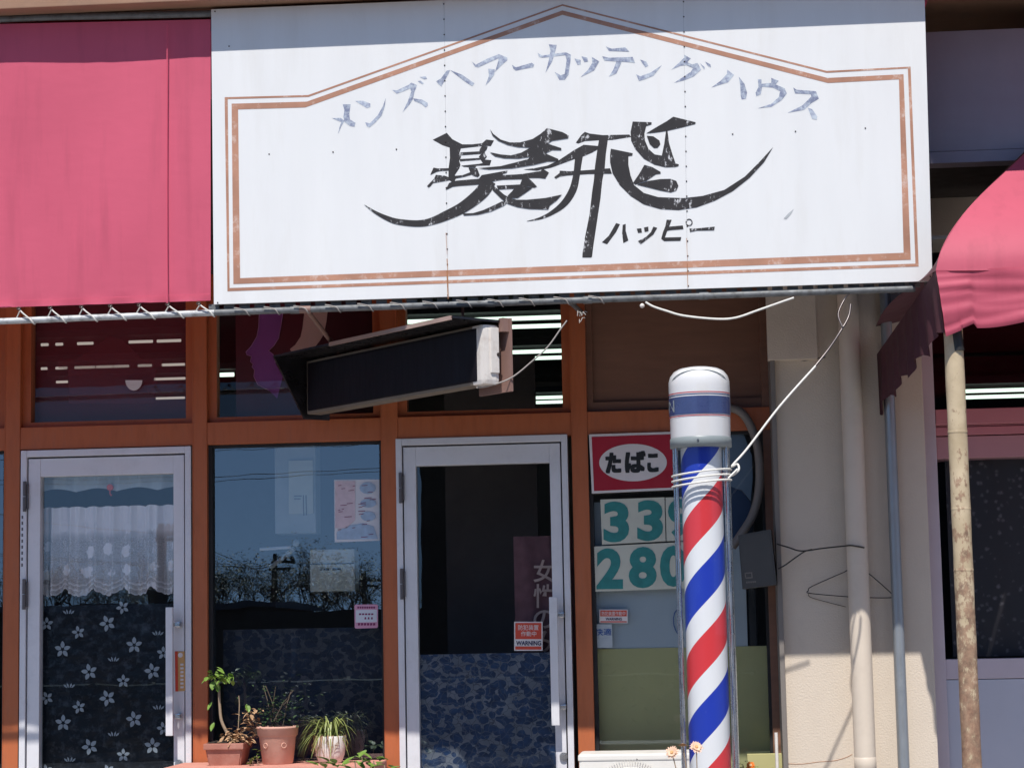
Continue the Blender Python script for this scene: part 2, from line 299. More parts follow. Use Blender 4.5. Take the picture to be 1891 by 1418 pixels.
MT['clear'] = glass_mat('clear acrylic tube', 0.018, (0.97, 0.97, 0.97, 1), 0.0)
MT['vinyl'] = mat('dark crumpled vinyl', (0.012, 0.015, 0.022, 1), 0.2, var=0.4, vscale=5, bump=1.2, bscale=14, spec=0.25, dirt=(0.10, 0.12, 0.15, 1), dirt_amt=0.6, dscale=22)
MT['vinyl_white'] = mat('white flower print', (0.36, 0.42, 0.48, 1), 0.5, var=0.15, vscale=30)
MT['maroon_sheer'] = sheer('maroon translucent film', (0.30, 0.06, 0.075, 1), 0.45)
MT['sheer'] = sheer('sheer curtain', (0.75, 0.82, 0.86, 1), 0.55)

# ------------------------------------------------------------------ mesh helpers
class MB:
    def __init__(s): s.b = bmesh.new(); s.mi = 0
    def _m(s, fs):
        for f in fs: f.material_index = s.mi
    def poly(s, pts):
        vs = [s.b.verts.new(p) for p in pts]
        try: f = s.b.faces.new(vs); f.material_index = s.mi; return f
        except ValueError: pass
    def box(s, x0, x1, y0, y1, z0, z1, bev=0.0, mtx=None):
        r = bmesh.ops.create_cube(s.b, size=1.0)['verts']
        c = Vector(((x0+x1)/2, (y0+y1)/2, (z0+z1)/2)); d = (abs(x1-x0), abs(y1-y0), abs(z1-z0))
        for v in r: v.co = Vector((v.co.x*d[0], v.co.y*d[1], v.co.z*d[2])) + c
        fs = set(f for v in r for f in v.link_faces); s._m(fs)
        if bev:
            es = list(set(e for v in r for e in v.link_edges))
            g = bmesh.ops.bevel(s.b, geom=es, offset=bev, segments=2, affect='EDGES', profile=0.7); s._m(g['faces'])
            r = list(set(v for f in g['faces'] for v in f.verts) | set(v for v in r if v.is_valid))
        if mtx:
            for v in r: v.co = mtx @ v.co
        return s
    def tube(s, pts, r, n=10, cap=True, closed=False):
        pts = [Vector(p) for p in pts]; rs = r if isinstance(r, (list, tuple)) else [r]*len(pts)
        rings = []; up = None
        for i, p in enumerate(pts):
            if closed: d = pts[(i+1) % len(pts)] - pts[i-1]
            else: d = pts[min(i+1, len(pts)-1)] - pts[max(i-1, 0)]
            d.normalize()
            if up is None: up = Vector((0, 0, 1)) if abs(d.z) < 0.9 else Vector((1, 0, 0))
            a = d.cross(up).normalized(); u = a.cross(d).normalized(); up = u
            rings.append([s.b.verts.new(p + (a*math.cos(2*math.pi*k/n) + u*math.sin(2*math.pi*k/n))*rs[i]) for k in range(n)])
        m = len(rings)
        for i in range(m if closed else m-1):
            A, B = rings[i], rings[(i+1) % m]
            for k in range(n):
                f = s.b.faces.new((A[k], A[(k+1) % n], B[(k+1) % n], B[k])); f.material_index = s.mi; f.smooth = True
        if cap and not closed:
            for R_ in (rings[0][::-1], rings[-1]):
                f = s.b.faces.new([s.b.verts.new(v.co) for v in R_]); f.material_index = s.mi
        return s
    def lathe(s, prof, c=(0, 0, 0), n=32, cap=True):
        c = Vector(c); rings = [[s.b.verts.new(c + Vector((r*math.cos(2*math.pi*k/n), r*math.sin(2*math.pi*k/n), z))) for k in range(n)] for r, z in prof]
        for A, B in zip(rings, rings[1:]):
            for k in range(n):
                f = s.b.faces.new((A[k], A[(k+1) % n], B[(k+1) % n], B[k])); f.material_index = s.mi; f.smooth = True
        if cap:
            for R_ in (rings[0], rings[-1]):
                if (R_[0].co-R_[1].co).length < 1e-3: continue
                f = s.b.faces.new([s.b.verts.new(v.co) for v in R_]); f.material_index = s.mi
        return s
    def grid(s, f, nu, nv, smooth=True):
        V = [[s.b.verts.new(f(i/nu, j/nv)) for j in range(nv+1)] for i in range(nu+1)]
        for i in range(nu):
            for j in range(nv):
                q = s.b.faces.new((V[i][j], V[i+1][j], V[i+1][j+1], V[i][j+1])); q.material_index = s.mi; q.smooth = smooth
        return s
    def flat(s, pts, th=None):
        """fill an outline; th is a vector the outline is thickened along"""
        pts = [Vector(p) for p in pts]
        tris = tessellate_polygon([pts]); vs = [s.b.verts.new(p) for p in pts]
        for t in tris:
            try: f = s.b.faces.new([vs[i] for i in t]); f.material_index = s.mi
            except ValueError: pass
        if th is not None:
            vb = [s.b.verts.new(p+th) for p in pts]; n = len(pts)
            for t in tris:
                try: f = s.b.faces.new([vb[i] for i in reversed(t)]); f.material_index = s.mi
                except ValueError: pass
            for i in range(n):
                try: f = s.b.faces.new((vs[i], vs[(i+1) % n], vb[(i+1) % n], vb[i])); f.material_index = s.mi
                except ValueError: pass
        return s
    def mesh(s, src, fn):
        vs = [s.b.verts.new(fn(v.co)) for v in src.vertices]
        for p in src.polygons:
            try: f = s.b.faces.new([vs[i] for i in p.vertices]); f.material_index = s.mi
            except ValueError: pass
        return s
    def build(s, name, mats, parent=None, origin=None):
        me = bpy.data.meshes.new(name)
        if not isinstance(mats, (list, tuple)): mats = [mats]
        for m in mats: me.materials.append(MT[m] if isinstance(m, str) else m)
        bmesh.ops.recalc_face_normals(s.b, faces=s.b.faces)
        o = bpy.data.objects.new(name, me); COL.objects.link(o)
        off = Vector((0, 0, 0))
        if parent is not None:
            o.parent = parent; q = parent
            while q is not None: off += q.location; q = q.parent
        if origin is None and parent is None:
            cs = [v.co for v in s.b.verts]
            origin = Vector((sum(c.x for c in cs)/len(cs), sum(c.y for c in cs)/len(cs), min(c.z for c in cs)))
        if origin is None: origin = off.copy()
        origin = Vector(origin)
        for v in s.b.verts: v.co -= origin
        o.location = origin - off
        s.b.to_mesh(me); s.b.free(); return o
def tag(o, label=None, cat=None, group=None, kind=None):
    if label: o['label'] = label
    if cat: o['category'] = cat
    if group: o['group'] = group
    if kind: o['kind'] = kind
    return o
def thing(name, label, cat, loc=(0, 0, 0), group=None):
    o = bpy.data.objects.new(name, None); COL.objects.link(o); o.location = loc; o.empty_display_size = 0.1
    return tag(o, label, cat, group)
def copy_part(src, parent, name=None):
    c = src.copy(); COL.objects.link(c); c.parent = parent; return c
FONT_O = None
def text_mesh(body, bold=0.0):
    global FONT_O
    cu = bpy.data.curves.new('lettering', 'FONT'); cu.body = body; cu.offset = bold; cu.resolution_u = 4
    cu.extrude = 0.0; o = bpy.data.objects.new('lettering', cu); COL.objects.link(o)
    me = bpy.data.meshes.new_from_object(o.evaluated_get(bpy.context.evaluated_depsgraph_get()))
    bpy.data.objects.remove(o); bpy.data.curves.remove(cu); return me
def text_in(mb, body, c00, c10, c01, off=Vector((0, 0, 0)), bold=0.0, shear=0.0):
    """fit a text into the parallelogram: c00 lower left, c10 lower right, c01 upper left"""
    me = text_mesh(body, bold); vs = me.vertices
    x0 = min(v.co.x for v in vs); x1 = max(v.co.x for v in vs); y0 = min(v.co.y for v in vs); y1 = max(v.co.y for v in vs)
    c00, c10, c01 = Vector(c00), Vector(c10), Vector(c01)
    def fn(c):
        u = (c.x-x0)/max(1e-6, x1-x0); w = (c.y-y0)/max(1e-6, y1-y0)
        return c00 + (c10-c00)*(u+shear*w) + (c01-c00)*w + off
    mb.mesh(me, fn); bpy.data.meshes.remove(me)
def catmull(pts, n=6):
    out = []
    for i in range(len(pts)-1):
        p0, p1, p2, p3 = pts[max(i-1, 0)], pts[i], pts[i+1], pts[min(i+2, len(pts)-1)]
        for k in range(n):
            t = k/n
            out.append(tuple(0.5*((2*b) + (-a+c)*t + (2*a-5*b+4*c-d)*t*t + (-a+3*b-3*c+d)*t*t*t) for a, b, c, d in zip(p0, p1, p2, p3)))
    out.append(tuple(pts[-1])); return out
exec_order = []
# ================================================================== ground and surroundings
mb = MB(); mb.poly([(-900, -900, 0), (900, -900, 0), (900, 60, 0), (-900, 60, 0)])
tag(mb.build('road', 'asphalt', origin=(0, 0, 0)), kind='structure')
mb = MB(); mb.box(-14, 16, -8.8, 0.4, 0.004, 0.14, 0.01); tag(mb.build('pavement', 'concrete'), kind='structure')
mb = MB(); mb.box(-60, 60, -14.4, -12.6, 0.004, 0.13, 0.01); tag(mb.build('far_pavement', 'asphalt'), kind='structure')

# ================================================================== the shop building
F = -0.06                                             # front of posts and beams
def fx(px, py=1100, Y=F): return PX(px, py, Y)
def fz(px, py, Y=F): return PZ(px, py, Y)
ZB1 = fz(200, 785); ZB0 = fz(200, 826)                # transom beam top and bottom
ZTOP = 3.34
shop = thing('shop_building', 'orange brown timber shopfront of the barber shop behind the signboard', 'shop', (0, 0, 0.4))
posts = [(fx(6), fx(35)), (fx(356), fx(383)), (fx(707), fx(738.5)), (fx(1062), fx(1092))]
XR = fx(1446)                                         # where the shopfront meets the beige pillar
for a, b in posts:
    mb = MB(); mb.box(a, b, F, 0.07, 0.4, ZTOP, 0.004); mb.box(a-0.0, a+0.004, F-0.002, F+0.01, 0.4, ZTOP); mb.build('post', 'orange', shop)
mb = MB(); xs = [-6.0] + [v for p in posts for v in p] + [XR]
for i in range(0, len(xs), 2):
    mb.box(xs[i], xs[i+1], F+0.004, 0.07, ZB0, ZB1, 0.003)
mb.build('transom_beam', 'orange', shop)
mb = MB(); mb.box(-6, XR, F+0.006, 0.07, ZTOP, ZTOP+0.12); mb.box(-6, XR, 0.0, 0.12, ZTOP+0.12, 4.6); mb.build('upper_wall', 'dark_beam', shop)
# interior shell
mb = MB()
mb.box(-6.2, XR+0.1, 7.4, 7.5, 0.35, 4.0); mb.box(-6.3, -6.2, 0.12, 7.5, 0.35, 4.0); mb.box(XR+0.1, XR+0.2, 0.12, 7.5, 0.35, 4.0)
mb.build('interior_wall', 'interior', shop)
mb = MB(); mb.box(-6.3, XR+0.2, 0.12, 7.5, 3.62, 3.7); mb.build('ceiling', 'int_dark', shop)
mb = MB(); mb.box(-6.3, XR+0.2, -0.05, 7.5, 0.25, 0.4); mb.build('shop_floor', 'concrete', shop)
mb = MB(); mb.box(fx(824, 1000, .9), fx(994, 1000, .9), 0.9, 0.95, 0.4, 3.0); mb.build('partition', 'interior', shop)
mb = MB(); mb.box(PX(507, 900, .35), PX(583, 900, .35), .35, .5, PZ(545, 985, .35), 3.1, 0.01); mb.build('column', 'int_pale', shop)
# transom lights
def transom(x0, x1, inner, panel=None, gm='glass_top'):
    z0, z1 = ZB1, ZTOP
    w = MB(); t = 0.042
    w.box(x0, x0+t, -0.02, 0.05, z0, z1); w.box(x1-t, x1, -0.02, 0.05, z0, z1); w.box(x0+t, x1-t, -0.018, 0.05, z0, z0+0.028); w.box(x0+t, x1-t, -0.018, 0.05, z1-0.03, z1)
    f = w.build('transom_frame', 'orange', shop)
    g = MB(); g.poly([(x0+t, 0.012, z0+0.028), (x1-t, 0.012, z0+0.028), (x1-t, 0.032, z1-0.03), (x0+t, 0.032, z1-0.03)])
    g.build('pane', gm, f); return f
TR = [(-1.0*6, posts[0][0]), (posts[0][1], posts[1][0]), (posts[1][1], posts[2][0]), (posts[2][1], posts[3][0])]
for a, b in TR: transom(a, b, None)
# last bay of the transom is boarded with ply
x0, x1 = posts[3][1], XR
mb = MB(); mb.box(x0, x0+0.03, -0.02, 0.05, ZB1, ZTOP); mb.box(x1-0.07, x1, -0.045, 0.05, 0.4, ZTOP); mb.box(x0+0.03, x1-0.07, -0.018, 0.05, ZB1, ZB1+0.05); mb.build('frame', 'wood_panel', shop)
mb = MB(); mb.box(x0+0.03, x1-0.07, 0.005, 0.03, ZB1+0.05, ZTOP); mb.build('ply_panel', 'wood_panel', shop)
# windows between the posts
def window(x0, x1, z0, z1, gm):
    w = MB(); t = 0.014
    w.box(x0, x0+t+0.006, -0.03, 0.04, z0, z1); w.box(x1-t, x1, -0.028, 0.04, z0, z1); w.box(x0+t, x1-t, -0.026, 0.04, z1-t, z1); w.box(x0+t, x1-t, -0.026, 0.04, z0, z0+0.03)
    f = w.build('window_frame', 'gasket', shop)
    g = MB(); g.poly([(x0+t, 0.0, z0+0.03), (x1-t, 0.0, z0+0.03), (x1-t, 0.0, z1-t), (x0+t, 0.0, z1-t)]); g.build('pane', gm, f)
window(-6, posts[0][0], 0.8, ZB0, 'glass')
window(posts[1][1], posts[2][0], 0.80, ZB0, 'glass')
window(posts[3][1], XR-0.07, 0.80, ZB0, 'glass_dim')
for a, b in ((posts[1][1], posts[2][0]), (posts[3][1], XR), (-6, posts[0][0])):
    mb = MB(); mb.box(a, b, -0.03, 0.06, 0.4, 0.80); mb.build('dado_wall', 'brick', shop)
# doors
def door(pl, pr, yt, gl, gr, gt, hx0, hx1, hy0, hy1, hb, lock, hinges, gm):
    x0, x1 = fx(pl), fx(pr); zt = fz((pl+pr)/2, yt)
    d = MB()
    jw = 0.030
    J = F+0.004
    d.box(x0, x0+jw, J-0.012, 0.06, 0.4, zt, 0.003); d.box(x1-jw, x1, J-0.012, 0.06, 0.4, zt, 0.003); d.box(x0+jw, x1-jw, J-0.010, 0.06, zt-0.034, zt, 0.003)
    dr = d.build('door', 'alu', shop)
    a, b, c = fx(gl), fx(gr), fz((gl+gr)/2, gt)
    lx0, lx1, lz = x0+jw+0.006, x1-jw-0.007, zt-0.034-0.008
    s = MB(); s.box(x0+jw, x0+jw+.05, 0.02, 0.05, 0.42, lz+0.006); s.box(x1-jw-.05, x1-jw, 0.02, 0.05, 0.42, lz+0.006); s.box(x0+jw+.05, x1-jw-.05, 0.02, 0.05, lz-.05, lz+0.006); s.build('gap_seal', 'gasket', dr)
    d = MB()
    d.box(lx0, a, J, 0.0, 0.42, lz, 0.003); d.box(b, lx1, J, 0.0, 0.42, lz, 0.003); d.box(a, b, J+0.002, -0.002, c, lz, 0.003); d.box(a, b, J+0.002, -0.002, 0.42, 0.62, 0.003)
    d.build('leaf_frame', 'alu', dr)
    bm2 = MB(); bm2.poly([(a, -0.022, 0.62), (b, -0.022, 0.62), (b, -0.022, c), (a, -0.022, c)])
    bm2.build('pane', gm, dr)
    # pull handle
    HX0, HX1 = PX(hx0, 1200, F-0.06), PX(hx1, 1200, F-0.06); hz1, hz0 = PZ(hx0, hy0, F-0.06), PZ(hx0, hy1, F-0.06)
    h = MB(); h.box(HX0, HX1, F-0.075, F-0.05, hz0, hz1, 0.004); hd = h.build('handle', 'alu', dr)
    for by in hb:
        z = PZ(hx1, by, F-0.04); k = MB(); k.box(HX0+0.008, HX1+0.030, F-0.05, F-0.038, z-0.010, z+0.010, 0.002); k.box(HX1+0.012, HX1+0.030, F-0.04, J, z-0.012, z+0.012, 0.002); k.build('bracket', 'steel', dr)
    lx, lz2 = PX(lock[0], lock[1], J), PZ(lock[0], lock[1], J)
    k = MB(); k.tube([(lx, J, lz2), (lx, J-0.012, lz2)], [0.021, 0.019], 24); k.tube([(lx, J-0.012, lz2), (lx, J-0.016, lz2)], 0.011, 20); k.build('lock', 'steel', dr)
    for hy in hinges:
        z = PZ(pl+12, hy, J); hx = x0+jw+0.002
        k = MB()
        k.box(hx-0.004, hx+0.008, J-0.016, J-0.004, z-0.062, z+0.062, 0.002); k.tube([(hx-0.008, J-0.02, z-0.075), (hx-0.008, J-0.02, z-0.002)], 0.009, 12); k.tube([(hx-0.008, J-0.02, z+0.002), (hx-0.008, J-0.02, z+0.075)], 0.009, 12)
        k.build('hinge', 'alu_dark', dr)
    # reveal of orange timber above the door
    return dr, (a, b, c)
D1, G1 = door(37.5, 353.5, 828, 73, 320, 877, 307, 320, 1121, 1358, (1153, 1322), (331, 1409), (917, 1097), 'glass_door')
D2, G2 = door(734.5, 1054, 806, 771, 1020, 857, 1016, 1031, 1102, 1339, (1135, 1305), (1041, 1396), (901, 1078), 'glass_dim')
mb = MB()                                             # screw-hole marks down the jamb
for k in range(9):
    x = fx(42); z = PZ(42, 955+k*11, F); mb.box(x-0.006, x+0.002, F-0.0085, F-0.0078, z-0.008, z+0.008)
mb.build('jamb_mark', 'alu_dark', D1)
# podium / step under the shop
mb = MB(); mb.box(-6, XR, -0.9, -0.05, 0.14, 0.39, 0.01); mb.build('step', 'concrete', shop)

# ------------------------------------------------------------------ things inside and on the glass
def board(name, label, cat, corners, Y, th, m, group=None):
    """flat rectangular thing; corners are four points on the plane y = Y"""
    mb = MB(); mb.flat([P(*c, Y) for c in corners], Vector((0, th, 0))); o = mb.build(name, m); return tag(o, label, cat, group)
# ceiling lights
ZC = 3.34
def row(py, rx=900): # depth where the ceiling plane appears at that picture row
    lo, hi = 0.3, 7.2
    for _ in range(40):
        mid = (lo+hi)/2
        if PZ(rx, py, mid) > ZC: hi = mid
        else: lo = mid
    return mid
def tubes(py, segs, m, label, thick=5, pair=False, Yf=None):
    rx = (segs[0][0]+segs[-1][1])/2; Y = Yf if Yf else row(py, rx)
    z = PZ(rx, py, Y)
    t = thing('ceiling_light', label, 'ceiling light', (PX(segs[0][0], py, Y), Y, z+0.08), 'fluorescent ceiling lights')
    h = MB(); h.box(PX(segs[0][0], py, Y)-0.05, PX(segs[-1][1], py, Y)+0.05, Y-0.06, Y+0.38, z+0.035, z+0.08, 0.004); h.build('housing', 'int_dark', t)
    for a, b in segs:
        for dy in ((0, 0.34) if pair else (0,)):
            k = MB(); zz = PZ((a+b)/2, py, Y) if False else z
            k.tube([(PX(a, py, Y), Y+dy, zz), (PX(b, py, Y), Y+dy, zz)], 0.0018*thick, 8); k.build('tube', m, t)
tubes(633, [(57, 63), (76, 89), (103, 116), (143, 172), (238, 282), (290, 334)], 'tube_dim', 'broken row of dim ceiling tubes highest in the far left transom window')
tubes(677, [(58, 61), (76, 87), (103, 124), (138, 175), (178, 208), (210, 238), (255, 280), (299, 341)], 'tube_dim', 'long broken row of dim ceiling tubes across the middle of the far left transom window')
tubes(702, [(104, 125), (285, 342)], 'tube_dim', 'pair of short dim ceiling tubes in the far left transom window, third row down')
tubes(735, [(288, 341)], 'tube_dim', 'short dim ceiling tube lowest in the far left transom window')
tubes(590, [(700, 1090)], 'tube', 'bright greenish ceiling tubes highest in the transom behind the lamp box', 7, True)
tubes(652, [(700, 1090)], 'tube', 'bright greenish ceiling tubes level with the lamp box end', 7, True)
tubes(734, [(925, 1090)], 'tube', 'bright greenish ceiling tubes lowest in the transom above the right door', 7, True)
tubes(692, [(400, 432)], 'tube', 'short bright ceiling tube left of the purple face', 8)
mb = MB(); mb.flat([P(247, 702, .0)] + [P(247+15.5*math.cos(k*math.pi/16), 702+19*math.sin(k*math.pi/16), .0) for k in range(17)], Vector((0, .004, 0))); tag(mb.build('half_disc', 'bird_white'), 'white half round disc on the glass of the far left transom window', 'disc')
# house shaped maroon film on the far left transom
tf = thing('transom_film', 'dark maroon film with a gabled house shape on the far left transom pane', 'window film', P(200, 780, .06))
mb = MB(); mb.poly([(posts[0][1], .07, ZB1), (posts[1][0], .07, ZB1), (posts[1][0], .07, ZTOP), (posts[0][1], .07, ZTOP)]); mb.build('film', 'maroon_sheer', tf)
mb = MB(); mb.flat([P(*q, .066) for q in [(108, 662), (140, 664), (205, 620), (232, 632), (262, 662), (300, 664), (300, 680), (288, 682), (286, 745), (128, 745), (126, 682), (108, 680)]]); mb.build('house_shape', 'maroon_sheer', tf)
# painted profiles behind the second transom pane
Yg = 0.05
sp = thing('profile_panel', 'maroon transom panel painted with purple and beige face profiles', 'painted panel', P(545, 760, Yg+0.02))
mb = MB(); mb.box(PX(434, 690, Yg), posts[2][0]-0.045, Yg+0.02, Yg+0.03, ZB1+0.03, ZTOP-0.03); mb.build('panel', 'maroon', sp)
def cr4(x, y): return (380+x/3.94, 340+y/3.94)
def facepts(pts): return [cr4(*p) for p in pts]
prof1 = [(392, 900), (385, 1040), (372, 1110), (330, 1180), (292, 1222), (300, 1242), (332, 1252), (325, 1290), (345, 1310), (337, 1330), (355, 1352), (350, 1400), (380, 1460), (460, 1500), (520, 1560), (560, 1400), (505, 1300), (500, 1270), (490, 1240), (458, 1212), (495, 1175), (530, 1120), (545, 1040), (558, 960), (560, 900)]
pale = [(720, 900), (705, 1040), (690, 1110), (650, 1170), (612, 1200), (628, 1230), (700, 1212), (790, 1190), (830, 1140), (860, 1090), (878, 1000), (890, 900)]
mb = MB(); mb.flat([P(*q, Yg+0.017) for q in facepts(prof1)]); mb.build('purple_profile', 'purple', sp)
mb = MB(); ol = [P(*q, Yg+0.014) for q in facepts(prof1)]
mb.tube(ol[:14], 0.0022, 6); mb.tube(ol[-9:], 0.0022, 6); mb.build('profile_outline', 'lilac', sp)
mb = MB(); mb.flat([P(*q, Yg+0.016) for q in facepts(pale)]); mb.build('pale_profile', 'flesh', sp)
# door 1: lace curtain, sheer valance and printed vinyl
xa, xb = PX(74, 1000, 0.05), PX(322, 1000, 0.05)
zt, zb = PZ(200, 936, 0.05), PZ(200, 1090, 0.05)
lace_o = (xa, 0.05, zb)
def lacef(u, v):
    x = xa + (xb-xa)*u
    fold = 0.026*math.sin(u*43+0.9*math.sin(u*11)) + 0.012*math.sin(u*97+1.3)
    hem = 0.042*abs(math.sin(u*math.pi*4.6+0.5)) + 0.006*abs(math.sin(u*math.pi*29))
    z = (zb+0.02 - hem) + (zt - zb - 0.02 + hem + 0.006*abs(math.sin(u*math.pi*9)))*v
    return Vector((x, 0.055 + fold*(1.15-0.5*v), z))
mb = MB(); mb.grid(lacef, 220, 26); lc = mb.build('lace_curtain', 'lace', origin=(xa, 0.05, zb-0.03))
at_ = lc.data.attributes.new('height', 'FLOAT', 'POINT')
for i_ in range(len(lc.data.vertices)): at_.data[i_].value = (i_ % 27)/26.0
tag(lc, 'short white lace curtain with scalloped hem behind the left door glass', 'curtain')
def shf(u, v):
    z1 = G1[2]; hem = 0.018*abs(math.sin(u*math.pi*3.3+0.3))
    return Vector((xa+(xb-xa)*u, 0.045+0.008*math.sin(u*40), z1 - 0.075 + hem + (0.09-hem)*v))
mb = MB(); mb.grid(shf, 120, 3); tag(mb.build('sheer_valance', 'sheer'), 'narrow sheer valance along the top of the left door glass', 'valance')
mb = MB(); c = P(203, 904, 0.03)
mb.tube([c+Vector((0, -0.004, 0.012)), c+Vector((0, 0.012, 0.012))], 0.016, 16); mb.tube([c+Vector((0, 0.002, 0)), c+Vector((0, 0.002, -0.02)), c+Vector((0.008, 0, -0.03))], 0.004, 8)
tag(mb.build('suction_hook', 'warn_red'), 'small red suction hook on the left door glass above the lace', 'hook')
def c3(x, y): return (x/4.46, 1100+y/4.46)
mb = MB(); zv = PZ(200, 1116, 0.02)
mb.grid(lambda u, v: Vector((xa-0.02+(xb-xa+0.04)*u, 0.03+0.004*math.sin(u*9+v*7), 0.42+(zv-0.42)*v)), 30, 30)
vs_ = None
mb.mi = 1
def petal(mb, c, r, ang, sc=1.0):
    pts = []
    for k in range(10):
        a = 2*math.pi*k/10; rr = r*0.33
        px_, pz_ = math.cos(a)*rr*1.25, math.sin(a)*rr*0.86
        if k == 0: px_ *= 1.25
        ca, sa = math.cos(ang), math.sin(ang); qx = r*0.62 + px_
        pts.append(c + Vector((qx*ca - pz_*sa, 0, qx*sa + pz_*ca)))
    mb.flat(pts)
big = [(515, 440), (735, 625), (885, 225), (1105, 405), (1255, 620), (885, 840), (520, 1045), (1105, 1015), (740, 1240), (1255, 1235), (520, 1650), (1105, 1620)]
small = [(385, 230), (645, 300), (1010, 95), (1015, 700), (650, 915), (385, 840), (1015, 1310), (380, 1440), (890, 1440), (1345, 470), (1345, 1090)]
for i, q in enumerate(big+small):
    px_, py_ = c3(*q); r = 0.037 if q in big else 0.030
    c = P(px_, py_, 0.022)
    if not (xa < c.x < xb): continue
    for k in range(5): petal(mb, c, r, math.pi/2 + 0.2*(i % 3) + k*2*math.pi/5)
for q in [(565, 130), (1300, 305), (935, 520), (570, 737), (1305, 915), (935, 1135), (575, 1345)]:
    c = P(*c3(*q), 0.022)
    for k, a in enumerate((2.4, 1.9, 1.25, 0.75)):
        d = Vector((math.cos(a), 0, math.sin(a))); n = Vector((-d.z, 0, d.x))
        s = c - Vector((0, 0, 0.010)) + Vector((0.008*(1.5-k)*-1, 0, 0)); mb.flat([s-n*0.002, s+d*0.013-n*0.005, s+d*0.024, s+d*0.013+n*0.004, s+n*0.002])
vy = mb.build('vinyl_curtain', ['vinyl', 'vinyl_white']); tag(vy, 'dark crumpled vinyl sheet printed with white five petal flowers in the left door', 'curtain')
mb = MB(); c = [(323, 1202), (341, 1202), (343, 1275), (324, 1276)]
st = thing('door_sticker', 'narrow ochre and red sticker on the left door stile by the handle', 'sticker', P(333, 1275, F))
mb.flat([P(*q, F+0.001) for q in c], Vector((0, -0.001, 0))); mb.build('backing', 'orange_sticker', st)
mb = MB(); mb.flat([P(*q, F-0.0008) for q in [(323, 1202), (328, 1202), (329, 1276), (324, 1276)]]); mb.build('red_edge', 'warn_red', st)
mb = MB()
for k in range(7):
    p = P(336, 1226+k*7, F-0.001); mb.box(p.x-0.008, p.x+0.008, F-0.0012, F-0.0006, p.z-0.006, p.z+0.004)
p = P(333, 1209, F-0.001); mb.tube([p, p+Vector((0, -0.0006, 0))], 0.012, 20); mb.build('lettering', 'sign_white', st)
# patterned film behind door 2 and window 2
mb = MB(); a, b = G2[0], G2[1]; z1 = PZ(900, 1206, -0.01)
mb.box(a-0.01, b+0.01, -0.008, -0.004, 0.5, z1); tag(mb.build('window_film', 'film', origin=(0, 0, 0)), 'blue leaf patterned film covering the lower half of the right door', 'window film')
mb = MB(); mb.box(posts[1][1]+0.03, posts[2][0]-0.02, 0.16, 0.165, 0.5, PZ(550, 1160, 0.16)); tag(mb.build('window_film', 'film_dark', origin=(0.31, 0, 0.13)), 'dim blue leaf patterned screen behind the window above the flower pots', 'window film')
# red security sticker with writing
def warn(px0, py0, px1, py1, Y, label, lines=True):
    t = thing('security_sticker', label, 'sticker', P((px0+px1)/2, py1, Y), 'red security warning stickers')
    def q(u, v, dy): return P(px0+(px1-px0)*u, py0+(py1-py0)*v, Y) + Vector((0, dy, 0))
    b = MB(); b.flat([q(0, 0, 0), q(1, 0, 0), q(1, 1, 0), q(0, 1, 0)], Vector((0, 0.001, 0))); b.build('backing', 'sign_white', t)
    r = MB()
    if lines:
        for (v0, v1) in ((0.04, 0.60), (0.85, 0.96)): r.flat([q(.04, v0, -.0008), q(.96, v0, -.0008), q(.96, v1, -.0008), q(.04, v1, -.0008)])
    else:
        for (v0, v1) in ((0.06, 0.50), (0.86, 0.95)): r.flat([q(.03, v0, -.0008), q(.97, v0, -.0008), q(.97, v1, -.0008), q(.03, v1, -.0008)])
    r.build('red_field', 'warn_red', t)
    w = MB()
    if lines:
        text_in(w, '防犯装置', q(.14, .29, -.0016), q(.86, .29, -.0016), q(.14, .11, -.0016), bold=0.004); text_in(w, '作動中', q(.24, .50, -.0016), q(.78, .50, -.0016), q(.24, .33, -.0016), bold=0.004)
    else: text_in(w, '防犯装置作動中', q(.08, .44, -.0016), q(.92, .44, -.0016), q(.08, .14, -.0016), bold=0.004)
    w.build('white_lettering', 'sign_white', t)
    k = MB()
    if lines: text_in(k, 'WARNING', q(.07, .82, -.0016), q(.95, .82, -.0016), q(.07, .66, -.0016), bold=0.03)
    else: text_in(k, 'WARNING', q(.22, .80, -.0016), q(.80, .80, -.0016), q(.22, .60, -.0016), bold=0.03)
    k.build('navy_lettering', 'navy', t)
warn(949.5, 1147.5, 1002, 1201, -0.026, 'square red and white security sticker on the right door glass')
warn(1107, 1125, 1159, 1150, -0.004, 'small wide red and white security sticker under the number boards', False)
# faded banner inside the door
bn = thing('shop_banner', 'faded maroon banner with vertical writing hanging behind the right door glass', 'banner', P(990, 1200, 0.08))
mb = MB(); mb.grid(lambda u, v: Vector((PX(950+u*110, 1100, 0.08), 0.08+0.01*math.sin(u*14+v*3), PZ(980, 1215, 0.08)+(PZ(980, 990, 0.08)-PZ(980, 1215, 0.08))*v)), 20, 10); mb.build('cloth', 'banner', bn)
mb = MB()
for ch, (y0, y1) in zip('女性のみ', ((1033, 1075), (1078, 1122), (1126, 1160), (1164, 1204))):
    text_in(mb, ch, P(985, y1, .06), P(1024, y1, .06), P(985, y0, .06), bold=0.015)
mb.build('lettering', 'banner_txt', bn)
